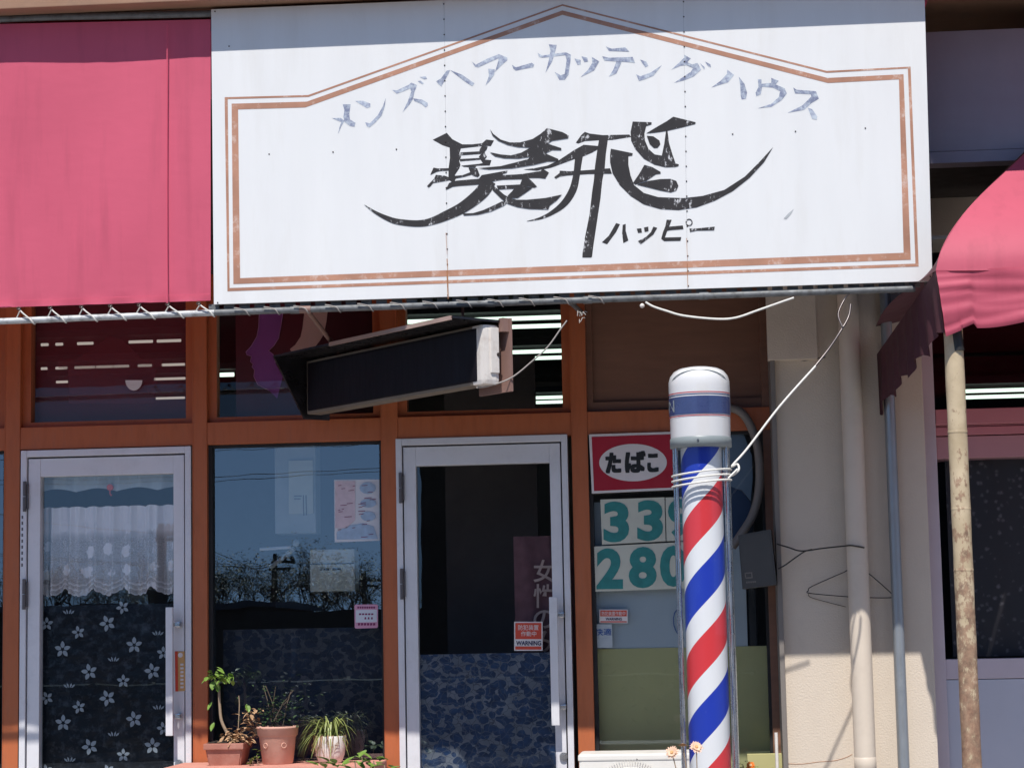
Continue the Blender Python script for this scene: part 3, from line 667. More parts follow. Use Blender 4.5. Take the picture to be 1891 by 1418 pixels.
# poster and stickers on window 2
pt = thing('barber_poster', 'pink and blue printed poster taped inside the window right of the left door', 'poster', P(655, 1002, 0.02))
mb = MB(); mb.flat([P(*q, -0.004) for q in [(617, 886), (700.5, 885), (701, 998), (618, 1001)]], Vector((0, 0.001, 0))); mb.build('paper', 'paper', pt)
mb = MB()
for (cx_, cy_, w_, h_) in ((637, 901, 13, 9), (637, 925, 12, 7), (636, 944, 14, 6), (637, 962, 13, 8)):
    mb.flat([P(cx_+w_*math.cos(k*.5236), cy_+h_*math.sin(k*.5236), -0.007) for k in range(12)])
mb.flat([P(*q, -0.006) for q in [(619, 888), (656, 888), (656, 960), (640, 975), (619, 975)]]); mb.build('pink_print', 'paper_pink', pt)
mb = MB()
for (cx_, cy_, w_, h_) in ((679, 901, 15, 11), (680, 929, 15, 8), (680, 953, 14, 9)):
    mb.flat([P(cx_+w_*math.cos(k*.5236), cy_+h_*math.sin(k*.5236), -0.007) for k in range(12)])
mb.flat([P(*q, -0.006) for q in [(622, 982), (645, 970), (670, 966), (690, 972), (698, 995), (622, 996)]]); mb.build('blue_print', 'paper_blue', pt)
mb = MB()
for k in range(26):
    x = 620+random.random()*72; y = 890+random.random()*102; l = 4+random.random()*10; mb.flat([P(x, y, -.008), P(min(700, x+l), y-1, -.008), P(min(700, x+l), y, -.008), P(x, y+1, -.008)])
mb.build('fine_print', 'plum', pt)
ps = thing('notice_sticker', 'small pink notice sticker low on the right edge of the middle window', 'sticker', P(676, 1159, -0.004))
mb = MB(); mb.flat([P(*q, -0.004) for q in [(656, 1116), (695, 1115.5), (698, 1117), (698, 1157), (696, 1159), (657, 1160), (655, 1158), (654.5, 1118)]], Vector((0, 0.001, 0))); mb.build('backing', 'pink_sticker', ps)
mb = MB(); mb.flat([P(*q, -0.0048) for q in [(657, 1126), (696, 1125), (696, 1148), (657, 1149)]]); mb.build('white_field', 'paper', ps)
mb = MB()
for k in range(6):
    x = 661+k*5.6
    mb.flat([P(x, 1150, -.0056), P(x+4, 1150, -.0056), P(x+4, 1154, -.0056), P(x, 1154.5, -.0056)])
    if k < 5: mb.flat([P(x+2, 1132, -.0056), P(x+6, 1132, -.0056), P(x+6, 1135, -.0056), P(x+2, 1135.3, -.0056)])
for k in range(8): mb.flat([P(660+k*4.2+dx_, 1123+dy_, -.0056) for dx_, dy_ in ((0, 0), (3, 0), (3, -3.4), (0, -3.4))])
for k in range(3): mb.flat([P(673+k*6+dx_, 1143+dy_, -.0056) for dx_, dy_ in ((0, 0), (3.4, 0), (3, -4), (.6, -4))])
mb.build('plum_print', 'plum', ps)
# pale cabinet glimpsed inside window 2 and a bright strip light reflection shape is left to the real room
cb = thing('wall_cabinet', 'pale cream air conditioner on the wall inside the middle window', 'air conditioner', P(612, 1092, 0.9))
mb = MB(); mb.box(PX(572, 1050, .3), PX(655, 1050, .3), 0.3, 0.45, PZ(600, 1092, .3), PZ(600, 1014, .3), 0.012); mb.build('body', 'board', cb)
mb = MB(); mb.box(PX(572, 1050, .3)+.002, PX(655, 1050, .3)-.002, 0.296, 0.3, PZ(600, 1042, .3), PZ(600, 1040, .3)); mb.box(PX(591, 1050, .3), PX(608, 1050, .3), 0.296, 0.3, PZ(600, 1053, .3), PZ(600, 1049, .3)); mb.box(PX(614, 1050, .3), PX(630, 1050, .3), 0.296, 0.3, PZ(600, 1053, .3), PZ(600, 1049, .3)); mb.build('vent', 'int_dark', cb)
cb2 = thing('wall_notice', 'pale notice strip with dark double lines inside the upper middle window', 'notice', P(556, 955, .33))
mb = MB(); mb.box(PX(533, 900, .335), PX(578, 900, .335), .335, .345, PZ(556, 948, .335), PZ(556, 850, .335)); mb.build('sheet', 'board', cb2)
mb = MB()
for q in ([(543, 915), (557, 914.6), (557, 916.6), (543, 917)], [(543, 920), (555, 919.6), (555, 921.6), (543, 922)], [(559, 914), (561, 914), (562, 951), (560, 952)], [(564, 914), (566, 914), (567, 951), (565, 951)]):
    mb.flat([P(*a_, .333) for a_ in q])
mb.build('dark_lines', 'alu_dark', cb2)
lp = thing('strip_lamp', 'white strip lamp on an arm inside the middle window', 'lamp', P(545, 1035, .3))
mb = MB(); mb.tube([P(480, 1014, .3), P(537, 1010, .3)], .0085, 12); mb.build('tube', 'bird_white', lp)
mb = MB(); p = P(547, 1003, .3); mb.lathe([(.001, -.02), (.014, -.014), (.018, 0), (.014, .014), (.001, .02)], p, 16); mb.tube([P(543, 1012, .3), P(512, 1038, .33), P(500, 1046, .36)], .012, 10); mb.build('arm', 'int_pale', lp)
# ------------------------------------------------------------------ window 4: blinds, tobacco sign, number boards
xw0, xw1 = posts[3][1]+0.01, XR-0.075
zs = PZ(1200, 1196, 0.03)
mb = MB(); mb.box(xw0, xw1-0.10, 0.03, 0.034, zs, PZ(1200, 925, .03)); tag(mb.build('window_blind', 'grey_sheet'), 'blue grey sheet filling the upper half of the window behind the barber pole', 'blind')
mb = MB(); mb.box(xw0, xw1, 0.026, 0.030, 0.81, zs); tag(mb.build('window_screen', 'olive_sheet'), 'olive green sheet over the lower half of the window behind the barber pole', 'screen')
mb = MB(); mb.box(xw1-0.09, xw1-0.055, 0.02, 0.05, zs, PZ(1200, 830, .03)); tag(mb.build('blind_batten', 'gasket'), 'thin black upright batten at the right edge of the window', 'batten')
YT = -0.075
ts = thing('tobacco_sign', 'red tobacco sign with a white oval hung above the number boards', 'sign', P(1165, 910, YT))
def ct(x, y): return (1060+x/4.4325, 640+y/4.4325)
mb = MB(); mb.flat([P(*q, YT) for q in [(1087.5, 802), (1245, 797), (1246, 904), (1093, 911)]], Vector((0, 0.018, 0))); mb.build('rim', 'sign_white', ts)
mb = MB(); mb.flat([P(*q, YT-0.001) for q in [(1092.5, 806.5), (1243, 801.5), (1243, 900), (1097, 906.5)]]); mb.build('red_field', 'red_sign', ts)
mb = MB(); mb.flat([P(1169+62.5*math.cos(k*math.pi/24), 854-0.2*math.cos(k*math.pi/24)+34.5*math.sin(k*math.pi/24), YT-0.002) for k in range(48)]); mb.build('white_oval', 'sign_white', ts)
mb = MB()
kk = 0
for dx in (-3.2, -1.1, 1.1, 3.2):
    for dz in (-3.0, -1.0, 1.0, 3.0):
        o_ = Vector((dx*.0017, -.00006*kk, dz*.0016)); kk += 1
        text_in(mb, 'た', P(*ct(266, 1030), YT-.003), P(*ct(378, 1026), YT-.003), P(*ct(266, 876), YT-.003), o_, bold=0.004)
        text_in(mb, 'ば', P(*ct(425, 1025), YT-.003), P(*ct(578, 1025), YT-.003), P(*ct(425, 860), YT-.003), o_, bold=0.004)
        text_in(mb, 'こ', P(*ct(608, 1020), YT-.003), P(*ct(684, 1018), YT-.003), P(*ct(608, 884), YT-.003), o_, bold=0.004)
mb.build('lettering', 'ink', ts)
def cn(x, y): return (1060+x/4.7275, 900+y/4.7275)
def numboard(label, corners, chars):
    t = thing('number_board', label, 'number board', P(*cn(*corners[3]), -0.02), 'cream boards with teal price numerals')
    b = MB(); b.flat([P(*cn(*q), -0.03) for q in corners], Vector((0, 0.012, 0))); b.build('board', 'board', t)
    for ch, (x0_, y0_, x1_, y1_) in chars:
        k = MB(); text_in(k, ch, P(*cn(x0_, y1_), -.032), P(*cn(x1_, y1_-4), -.032), P(*cn(x0_, y0_), -.032), bold=0.045); k.build('numeral', 'teal', t)
numboard('cream board with two teal 3 numerals left of the barber pole', [(230, 105), (790, 85), (800, 468), (245, 498)], [('3', (258, 125, 482, 480)), ('3', (552, 112, 778, 468))])
numboard('cream board with a teal 9 half hidden behind the barber pole', [(798, 88), (1075, 75), (1085, 455), (808, 468)], [('9', (820, 100, 1030, 452))])
numboard('lower cream board with the teal numerals 280', [(175, 515), (1090, 468), (1095, 875), (188, 908)], [('2', (196, 532, 428, 888)), ('8', (478, 520, 722, 880)), ('0', (750, 508, 985, 868))])
ks = thing('comfort_sticker', 'small pale sticker with blue characters low in the window left of the barber pole', 'sticker', P(1116, 1196, -.004))
mb = MB(); mb.flat([P(*q, -.004) for q in [(1101, 1152), (1130, 1152), (1131, 1195), (1101, 1196)]], Vector((0, .001, 0))); mb.build('backing', 'grey_sheet', ks)
mb = MB(); text_in(mb, '快適', P(1099, 1173, -.006), P(1129, 1173, -.006), P(1099, 1160, -.006), bold=0.01); mb.build('lettering', 'blue_ink', ks)
mb = MB(); mb.flat([P(*q, -.0055) for q in [(1103, 1179), (1128, 1178), (1129, 1193), (1103, 1194)]]); mb.build('fine_print', 'grey_sheet', ks)
mb = MB(); mb.tube([P(*cn(x, y), 0.02) for x, y in ((905, 1060), (880, 1090), (868, 1140), (872, 1200), (888, 1245), (905, 1275))], 0.0025, 6)
tag(mb.build('blue_hoop', 'blue_ink'), 'thin curved blue line on the grey blind left of the barber pole', 'line')
po = thing('blue_poster', 'pale and deep blue poster behind the hose right of the barber pole', 'poster', P(1370, 1000, 0.0))
mb = MB(); mb.flat([P(*q, 0.018) for q in [(1330, 798), (1372, 798), (1388, 840), (1390, 880), (1386, 925), (1370, 905), (1330, 895)]], Vector((0, .002, 0))); mb.build('pale_field', 'blue_pale', po)
mb = MB(); mb.flat([P(*q, 0.018) for q in [(1330, 897), (1350, 898), (1370, 907), (1386, 927), (1388, 950), (1375, 980), (1345, 1000), (1330, 1000)]], Vector((0, .002, 0))); mb.build('deep_field', 'blue_deep', po)
YH = -0.10
hp = catmull([tuple(P(*q, YH)) for q in [(1330, 752), (1362, 757), (1383, 780), (1398, 822), (1403, 870), (1400, 915), (1388, 955), (1366, 990), (1352, 1010)]], 8)
mb = MB(); mb.tube(hp, 0.021, 14); tag(mb.build('bent_hose', 'hose'), 'thick grey hose curving down beside the grey cabinet', 'hose')
# ================================================================== pillar, right neighbour
XP1 = PX(1716, 1000, -0.26)
YP = -0.26
pl = thing('beige_pillar', 'beige rendered wall between the barber shop and the right shop', 'wall', (XR, YP, 0))
mb = MB(); mb.box(XR-0.012, XP1, YP, 0.4, 0.0, 3.45, 0.006); mb.build('render', 'beige', pl)
mb = MB(); mb.box(PX(1416, 600, YP-.05), PX(1508, 600, YP-.05), YP-0.05, YP+0.01, PZ(1460, 664, YP-.05), 3.45, 0.004); mb.build('beam_end', 'beige', pl)
mb = MB(); mb.tube([P(x, y, YP-0.001) for x, y in ((1420, 662), (1440, 664), (1465, 663), (1485, 666), (1508, 662), (1524, 660))], 0.0022, 6); mb.build('crack', 'wire', pl)
mb = MB(); cr = [tuple(P(*q, YP-0.0005)) for q in [(1447, 1409), (1480, 1410), (1512, 1406), (1540, 1404), (1562, 1398), (1574, 1392)]]; mb.tube(catmull(cr, 4), 0.0012, 5); mb.build('crack', 'rust', pl)
def pipe(name, label, px, py, Y, r, z0, z1, m, joints=()):
    t = thing(name, label, 'pipe', (PX(px, py, Y), Y, z0)); x = PX(px, py, Y)
    k = MB(); k.tube([(x, Y, z0), (x, Y, z1)], r, 28); k.build('pipe', m, t)
    for z in joints:
        k = MB(); k.lathe([(r, -0.03), (r+0.0015, -0.028), (r+0.0015, 0.028), (r, 0.03)], (x, Y, z), 28, False); k.build('joint', m, t)
    return t
pipe('downpipe', 'thick beige painted downpipe on the beige wall', 1588, 1145, YP-0.075, 0.050, 0.1, 3.5, 'beige_pipe', (PZ(1590, 1410, YP-.1),))
pipe('conduit', 'thin blue grey conduit right of the beige downpipe', 1659.5, 1170, YP-0.055, 0.0265, 0.1, 3.3, 'conduit')
# grey cabinet
EB = thing('electrical_cabinet', 'dark grey steel box mounted tilted at the edge of the beige wall', 'cabinet', P(1400, 1085, -0.35))
mb = MB(); mb.flat([P(*q, -0.36) for q in [(1363, 988), (1423, 977), (1434, 1079), (1371, 1087)]], Vector((0.012, 0.16, 0))); mb.build('box', 'grey_box', EB)
mb = MB(); mb.flat([P(*q, -0.363) for q in [(1366, 991), (1420, 981), (1430, 1075), (1373, 1083)]], Vector((0, 0.003, 0))); mb.build('lid', 'grey_box', EB)
mb = MB()
for q in ([(1375, 1057), (1389, 1056), (1389, 1058), (1375, 1059)], [(1375, 1057), (1377, 1057), (1378, 1068), (1376, 1068)], [(1387, 1057), (1389, 1057), (1390, 1067), (1388, 1067)], [(1376, 1066), (1390, 1065), (1390, 1067), (1376, 1068)]):
    mb.flat([P(*a, -0.3645) for a in q])

for k in range(5): mb.flat([P(1378+k*3.8+dx_, 1076.5-k*.3+dy_, -.3645) for dx_, dy_ in ((0, 0), (2.6, 0), (2.6, -3.4), (0, -3.0))])
mb.build('marking', 'hose', EB)
mb = MB(); mb.tube(catmull([tuple(P(*q, -0.33)) for q in [(1434, 1004), (1455, 1010), (1480, 1017), (1520, 1012), (1558, 1008)]] + [tuple(P(1573, 1007, YP-.135)), tuple(P(1596, 1011, YP-.12))], 5), 0.0035, 8)
tag(mb.build('cable', 'wire'), 'black cable running from the grey cabinet across to the beige downpipe', 'cable')
mb = MB(); mb.tube(catmull([tuple(P(*q, -0.325)) for q in [(1437, 1050), (1450, 1043), (1468, 1030), (1486, 1018), (1500, 1014)]], 5), 0.0032, 8)
tag(mb.build('cable', 'wire'), 'short black cable looping up from the lower corner of the grey cabinet', 'cable')
YHg = YP-0.03
mb = MB()
for l in ([(1559, 1056), (1500, 1082), (1493, 1090), (1495, 1095), (1560, 1101), (1601, 1103), (1646, 1103), (1649, 1098), (1601, 1056), (1580, 1046)],):
    mb.tube(catmull([tuple(P(*q, YHg)) for q in l] + [tuple(P(1559, 1056, YHg))], 4), 0.0026, 6)
mb.tube(catmull([tuple(P(*q, YHg+.02)) for q in [(1494, 1094), (1496, 1102), (1530, 1112), (1562, 1120)]], 4), 0.0016, 6)
mb.tube(catmull([tuple(P(*q, YHg)) for q in [(1580, 1046), (1581, 1034), (1588, 1028), (1592, 1034)]], 4), 0.0026, 6)
tag(mb.build('wire_hanger', 'wire'), 'black wire coat hanger hooked behind the beige downpipe', 'coat hanger')
mb = MB(); mb.box(XR-0.035, XR-0.012, -0.30, -0.05, 0.4, 3.3, 0.003); tag(mb.build('wall_trim', 'hose'), 'narrow grey brown upright trim at the left edge of the beige wall', 'trim')
mb = MB(); mb.tube([(PX(1434, 1380, -.31), -.31, .4), (PX(1434, 1380, -.31), -.31, PZ(1434, 1352, -.31))], 0.008, 14)
tag(mb.build('cream_pipe', 'off_white'), 'short thin cream pipe at the foot of the wall edge beside the barber pole', 'pipe')
# right shop: aluminium frame, transom, window, panel
YN = -0.10
nb = thing('right_shop', 'white aluminium shopfront under the right awning, tinted with painted-in awning and sky light', 'shop', (XP1, YN, 0))
XN0 = XP1; XN1 = XN0+3.2
mb = MB(); mb.box(XN0, PX(1739, 1100, YN), YN-0.05, 0.1, 0.0, 3.5, 0.004); mb.build('door_post', 'alu_awning_lit', nb)
mb = MB(); xg0 = PX(1741, 1100, YN)
mb.box(xg0-.004, XN1, YN-0.03, 0.1, PZ(1800, 846, YN), PZ(1800, 806, YN), 0.003); mb.build('top_rail', 'rail_awning_lit', nb)
mb = MB(); mb.box(xg0-.004, XN1, YN-0.035, 0.1, PZ(1800, 804, YN), PZ(1800, 789, YN), 0.003); mb.box(xg0-.004, XN1, YN-0.05, 0.1, PZ(1800, 785, YN), PZ(1800, 756, YN), 0.006); mb.box(xg0-.004, XN1, YN-0.03, 0.1, PZ(1800, 787.5, YN), PZ(1800, 786, YN)); mb.build('head_track', 'track_awning_lit', nb)
mb = MB(); mb.box(xg0-.004, XN1, YN-0.028, 0.1, PZ(1800, 1254, YN)+.003, PZ(1800, 1216, YN), 0.003); mb.build('middle_rail', 'alu_awning_lit', nb)
mb = MB(); mb.box(xg0-.004, XN1, YN-0.022, 0.1, 0.05, PZ(1800, 1254, YN), 0.003); mb.build('lower_panel', 'panel_sky_lit', nb)
mb = MB(); mb.poly([(xg0-.004, YN+.02, PZ(1800, 1216, YN)), (XN1, YN+.02, PZ(1800, 1216, YN)), (XN1, YN+.02, PZ(1800, 846, YN)), (xg0-.004, YN+.02, PZ(1800, 846, YN))]); mb.build('pane', 'glass_dim', nb)
mb = MB(); mb.poly([(xg0-.004, YN+.02, PZ(1800, 756, YN)), (XN1, YN+.02, PZ(1800, 756, YN)), (XN1, YN+.02, 3.4), (xg0-.004, YN+.02, 3.4)]); mb.build('transom_pane', 'glass_top', nb)
mb = MB(); mb.box(XN0, XN1+1, 5.0, 5.1, 0.0, 3.6); mb.box(XN0-.05, XN0, .4, 5.1, 0, 3.6); mb.box(XN1, XN1+.1, 0.1, 5.1, 0, 3.6); mb.box(XN0, XN1+1, 0.1, 5.1, -.05, 0.05); mb.box(XN0, XN1+1, 0.12, 5.1, 3.6, 3.65); mb.build('interior_wall', 'int_dark', nb)
mb = MB(); mb.box(XP1-0.02, 14, 0.0, 0.4, 3.4, 4.4); mb.box(XN1, 14, -.1, .4, 0, 3.4); mb.build('lintel_wall', 'beige', nb)
def lace2():
    m, t, b, o = nodes('dark lace print'); v = tc(t)
    vo = t.nodes.new('ShaderNodeTexVoronoi'); vo.inputs['Scale'].default_value = 26; t.links.new(v, vo.inputs['Vector'])
    f = math_(t, 'ADD', vo.outputs['Distance'], math_(t, 'MULTIPLY', noise(t, v, 38, 5, 0.7), 0.8))
    c = ramp(t, f, [(0.45, (0.15, 0.13, 0.14, 1)), (0.72, (0.035, 0.028, 0.032, 1))]); t.links.new(c, b.inputs['Base Color']); return m
MT['lace2'] = lace2()
mb = MB(); mb.grid(lambda u, v: Vector((PX(1752, 1000, .0)+u*2.6, 0.02+.012*math.sin(u*50), PZ(1800, 1212, 0)+(PZ(1800, 846, 0)-PZ(1800, 1212, 0)+.05)*v)), 80, 4)
tag(mb.build('dark_curtain', 'lace2'), 'dark patterned net curtain behind the right shop window', 'curtain')
tubes(718, [(1776, 2100)], 'tube', 'bright double tube seen through the transom of the right shop', 6, True, 1.8)
# box board above
fb = thing('shutter_box', 'grey board box with purple sky light in its colour, high right of the signboard', 'fascia board', (PX(1712, 200, -.9), -.9, 3.6))
zf0, zf1 = PZ(1800, 300, -0.9), PZ(1800, 56, -0.9)
mb = MB(); mb.box(PX(1690, 200, -.9), 9, -0.9, -0.82, zf0+.055, zf1, 0.004); mb.box(PX(1690, 200, -.9), 9, -0.905, -0.80, zf0, zf0+.053, 0.003); mb.build('front_board', 'fascia', fb)
mb = MB(); mb.box(PX(1690, 200, -.9), 9, -0.8, 0.0, zf0+.02, zf0+.04); mb.build('underside', 'dark_beam', fb)
# ================================================================== signboard
ZSB = PZ(1058, 541, -1.22); TILT = 0.045
sn = Vector((0, -1, -TILT)).normalized(); s0 = Vector((0, -1.22, ZSB))
def PS(px, py, off=0.0):
    d = ray(px, py); p0 = s0 + sn*off
    return CAM + d*((p0-CAM).dot(sn)/d.dot(sn))
sg = thing('signboard', 'large white signboard with black brush characters and a brown gabled border', 'signboard', PS(1058, 541))
seams = [((390, 18), (395, 562)), ((820, 0.6), (827.5, 548)), ((1261.5, -17.5), (1270, 533.6)), ((1706.5, -35.5), (1722, 519))]
for i in range(3):
    (a, b), (c, d) = seams[i], seams[i+1]; g = 0.12 if i else 0; h = 0.12 if i < 2 else 0
    mb = MB(); mb.flat([PS(a[0]+g, a[1]), PS(c[0]-h, c[1]), PS(d[0]-h, d[1]), PS(b[0]+g, b[1])], -sn*0.02); mb.build('panel', 'white_board', sg, origin=(0, 0, 0))
mb = MB(); mb.flat([PS(391, 20, -.021), PS(1705, -34, -.021), PS(1720, 517, -.021), PS(396, 560, -.021)], -sn*0.03); mb.build('backing_frame', 'galv_dark', sg)
mb = MB()                                             # lower return with hook tabs
for k in range(48):
    t = k/47.0; x = 396+t*1322; y = 563.5-t*43
    p = PS(x, y, -.03); w = 0.026; mb.box(p.x-w, p.x+w*0.8, p.y, p.y+.012, p.z-0.020-0.006*(k % 3 == 0), p.z+.004)
mb.build('bottom_flange', 'galv_dark', sg)
loops = {'T0': [(414.8, 180), (569, 176), (1038.5, 8.5), (1526.5, 131.5), (1681.5, 123.6), (1696.5, 492.3), (420, 538)],
 'T1': [(420.5, 183.5), (569.5, 179.5), (1038.5, 11.5), (1526.5, 135), (1676.5, 127), (1690.5, 487), (424, 532)],
 'K0': [(427.7, 192), (566.5, 188.2), (1038.5, 20), (1528.5, 144.5), (1668.5, 137.6), (1682, 479.8), (431, 524.8)],
 'K1': [(439.6, 202.5), (564, 198.8), (1038.5, 28), (1529, 153.8), (1660, 147), (1668.6, 467), (443.4, 513.8)]}
for A, B, nm in (('T0', 'T1', 'thin_border'), ('K0', 'K1', 'thick_border')):
    mb = MB(); n = 7
    for i in range(n):
        j = (i+1) % n; mb.poly([PS(*loops[A][i], .0008), PS(*loops[A][j], .0008), PS(*loops[B][j], .0008), PS(*loops[B][i], .0008)])
    mb.build(nm, 'brown_line', sg, origin=(0, 0, 0))
SA = lambda x, y: (660+x/4.7275, 220+y/4.7275)
SB = lambda x, y: (1020+x/4.5024, 200+y/4.5024)
SCx = lambda x, y: (600+x/4.111, 80+y/4.111)
SD = lambda x, y: (1020+x/3.637, 70+y/3.637)
def ribbon(pts, n=6):
    q = catmull(pts, n); L = []; R_ = []
    for i, (x, y, w) in enumerate(q):
        a, b = q[max(i-1, 0)], q[min(i+1, len(q)-1)]; dx, dy = b[0]-a[0], b[1]-a[1]; l = math.hypot(dx, dy) or 1
        L.append((x-dy/l*w/2, y+dx/l*w/2)); R_.append((x+dy/l*w/2, y-dx/l*w/2))
    return L + R_[::-1]
def strokes(name, m, lst):
    mb = MB()
    for i, (f, pts) in enumerate(lst): mb.flat([PS(*f(*p), 0.0008+0.00012*i) for p in pts])
    return mb.build(name, m, sg, origin=(0, 0, 0))
strokes('hair_character', 'black_ink', [(SA, p) for p in [
 [(658,182),(780,122),(830,178),(915,222),(1000,222),(1090,212),(1125,180),(1192,188),(1165,238),(1135,235),(1060,240),(900,258),(805,250),(740,228)],
 [(805,245),(905,250),(890,300),(905,330),(888,365),(900,400),(890,430),(850,490),(862,515),(840,560),(795,530),(795,440),(808,340)],
 [(1085,238),(1138,240),(1128,268),(1110,290),(1130,330),(1112,355),(1170,360),(1155,405),(1040,408),(1030,425),(930,418),(905,408),(1060,392),(1095,385),(1060,330),(1085,300),(1062,275)],
 [(900,292),(1085,282),(1080,305),(900,318)], [(895,350),(1080,340),(1075,355),(895,370)],
 [(635,488),(665,425),(700,432),(800,430),(802,450),(720,455),(690,462),(645,485)],
 [(608,585),(670,520),(685,488),(760,495),(802,510),(802,535),(720,550),(660,560),(640,585),(622,600)],
 [(850,497),(920,490),(985,465),(970,425),(1045,430),(1068,490),(1050,508),(1010,495),(1000,485),(930,505),(860,518)],
 [(770,618),(800,560),(830,545),(870,538),(1060,522),(1085,490),(1310,450),(1305,468),(1270,480),(1265,490),(1380,485),(1440,480),(1600,455),(1620,435),(1672,468),(1640,522),(1590,515),(1500,515),(1440,525),(1270,530),(1235,535),(1060,572),(880,585),(830,592),(790,612)],
 ribbon([(1150,535,125),(1085,640,118),(930,765,98),(770,845,82),(640,895,62),(530,912,56),(400,903,52),(300,882,46),(170,822,26),(60,748,2)]),
 [(1215,582),(1420,572),(1440,520),(1480,505),(1520,540),(1568,590),(1545,600),(1490,590),(1420,605),(1230,615)],
 [(1370,600),(1490,595),(1530,600),(1460,650),(1400,690),(1330,690),(1310,672),(1360,620)],
 [(1190,585),(1180,620),(1250,690),(1310,740),(1400,770),(1500,785),(1665,790),(1680,755),(1740,710),(1785,660),(1640,690),(1480,705),(1390,705),(1330,688),(1280,660),(1225,612)],
 [(920,825),(1010,822),(1100,795),(1200,750),(1260,720),(1320,720),(1280,755),(1170,805),(1050,835),(930,842)],
 [(1158,90),(1185,130),(1250,180),(1330,205),(1420,205),(1530,175),(1600,130),(1655,80),(1790,115),(1845,145),(1840,168),(1700,190),(1660,215),(1780,255),(1780,272),(1700,270),(1640,300),(1755,350),(1752,370),(1660,370),(1540,400),(1350,430),(1150,440),(1050,430),(1100,425),(1250,412),(1380,380),(1490,350),(1510,330),(1400,345),(1280,342),(1200,325),(1155,290),(1250,310),(1340,318),(1430,295),(1510,250),(1400,245),(1310,225),(1230,190),(1180,145)]]])
strokes('flying_character', 'black_ink', [(SB, p) for p in [
 [(195,288),(240,225),(270,198),(310,212),(420,225),(640,220),(655,240),(500,265),(380,268),(270,275),(215,295)],
 [(388,262),(462,258),(445,380),(435,500),(415,600),(400,750),(370,950),(340,1150),(330,1235),(322,1242),(250,1242),(250,1215),(270,1080),(310,880),(330,700),(345,600),(355,480),(375,340)],
 [(-240,510),(-150,500),(-40,478),(60,430),(180,350),(260,305),(380,315),(375,345),(330,370),(260,400),(180,425),(80,462),(-10,495),(-130,520)],
 ribbon([(225,370,66),(212,470,58),(200,560,56),(170,680,62),(100,790,56),(0,868,36),(-100,915,20),(-211,940,3)]),
 [(15,575),(60,540),(62,520),(140,525),(300,515),(480,500),(495,545),(300,548),(120,560),(60,570),(30,588)],
 [(487,338),(668,375),(665,395),(632,400),(632,470),(650,560),(680,640),(760,705),(880,740),(1090,748),(1250,730),(1430,680),(1600,570),(1720,450),(1835,325),(1760,450),(1640,580),(1500,690),(1350,770),(1200,825),(1050,848),(900,840),(760,800),(650,730),(560,640),(500,540),(480,450),(480,380)],
 [(668,112),(825,118),(825,135),(780,150),(765,210),(770,270),(800,340),(850,385),(910,395),(930,300),(945,190),(958,190),(970,290),(1000,390),(1025,460),(1052,468),(1048,482),(1020,490),(940,492),(850,470),(760,420),(690,340),(655,270),(650,200)],
 [(780,210),(880,150),(950,110),(1005,72),(1100,95),(1192,118),(1188,132),(1080,160),(950,190),(850,205)],
 [(785,230),(840,235),(890,270),(898,300),(875,330),(845,332),(810,300)],
 [(765,472),(830,490),(900,530),(900,545),(860,550),(780,605),(690,635),(672,620),(720,550)],
 [(700,635),(800,605),(900,590),(980,588),(1030,605),(1048,645),(1030,685),(985,700),(900,685),(800,660)]]])
ring = [(1137+25*math.cos(a*math.pi/12), 950+26*math.sin(a*math.pi/12)) for a in range(25)]
strokes('caption_lettering', 'black_ink', [(SB, p) for p in [
 [(412,1115),(470,1060),(530,955),(562,965),(530,1030),(455,1132)], [(585,970),(610,962),(610,1020),(632,1100),(590,1122),(580,1040)],
 [(702,1002),(740,998),(745,1035),(712,1038)], [(762,992),(798,985),(800,1022),(768,1030)],
 [(840,985),(872,995),(840,1050),(735,1132),(712,1105),(780,1070),(820,1030)],
 [(950,928),(992,928),(970,985),(1085,975),(1090,1005),(975,1015),(955,1020),(935,1075),(1072,1072),(1065,1102),(930,1105),(905,1085),(920,1030),(940,980)],
 ribbon([(x, y, 9) for x, y in ring], 2), [(1140,1000),(1200,1000),(1350,985),(1345,1015),(1200,1018),(1145,1030)]]])
kc = [[(135,465),(195,465),(185,540),(190,580),(232,605),(225,635),(190,630),(150,600),(140,560),(148,510)], [(55,570),(120,568),(150,590),(125,630),(100,690),(110,640),(125,600)],
 [(230,440),(290,438),(345,460),(345,485),(320,495),(280,470)], [(305,600),(340,610),(400,550),(440,480),(462,415),(455,480),(430,550),(385,600),(340,640),(320,635)],
 [(510,355),(545,360),(640,315),(655,300),(700,320),(680,370),(668,425),(640,470),(590,525),(630,440),(655,370),(648,345),(600,365),(545,385)], [(670,420),(740,430),(780,455),(782,475),(765,488),(730,460),(680,440)],
 [(705,290),(725,285),(750,305),(740,312)], [(720,258),(765,252),(775,270),(755,275)],
 [(845,290),(880,270),(905,235),(925,210),(950,205),(935,240),(900,300),(885,330),(862,312)], [(950,205),(1040,240),(1135,305),(1118,328),(1060,290)],
 [(1115,140),(1145,165),(1230,120),(1320,85),(1385,110),(1385,130),(1340,170),(1290,220),(1310,160),(1320,115),(1250,145),(1165,185),(1140,180)], [(1240,195),(1290,200),(1285,240),(1250,290),(1220,320),(1245,250)],
 [(1420,165),(1450,185),(1570,150),(1590,165),(1580,185),(1520,195),(1450,210),(1430,195)],
 [(1615,75),(1650,95),(1830,70),(1868,90),(1865,130),(1850,240),(1820,280),(1780,280),(1745,220),(1790,245),(1820,235),(1835,130),(1825,92),(1650,112),(1625,105)], [(1700,10),(1760,15),(1750,60),(1725,140),(1675,225),(1700,130),(1712,60)]]
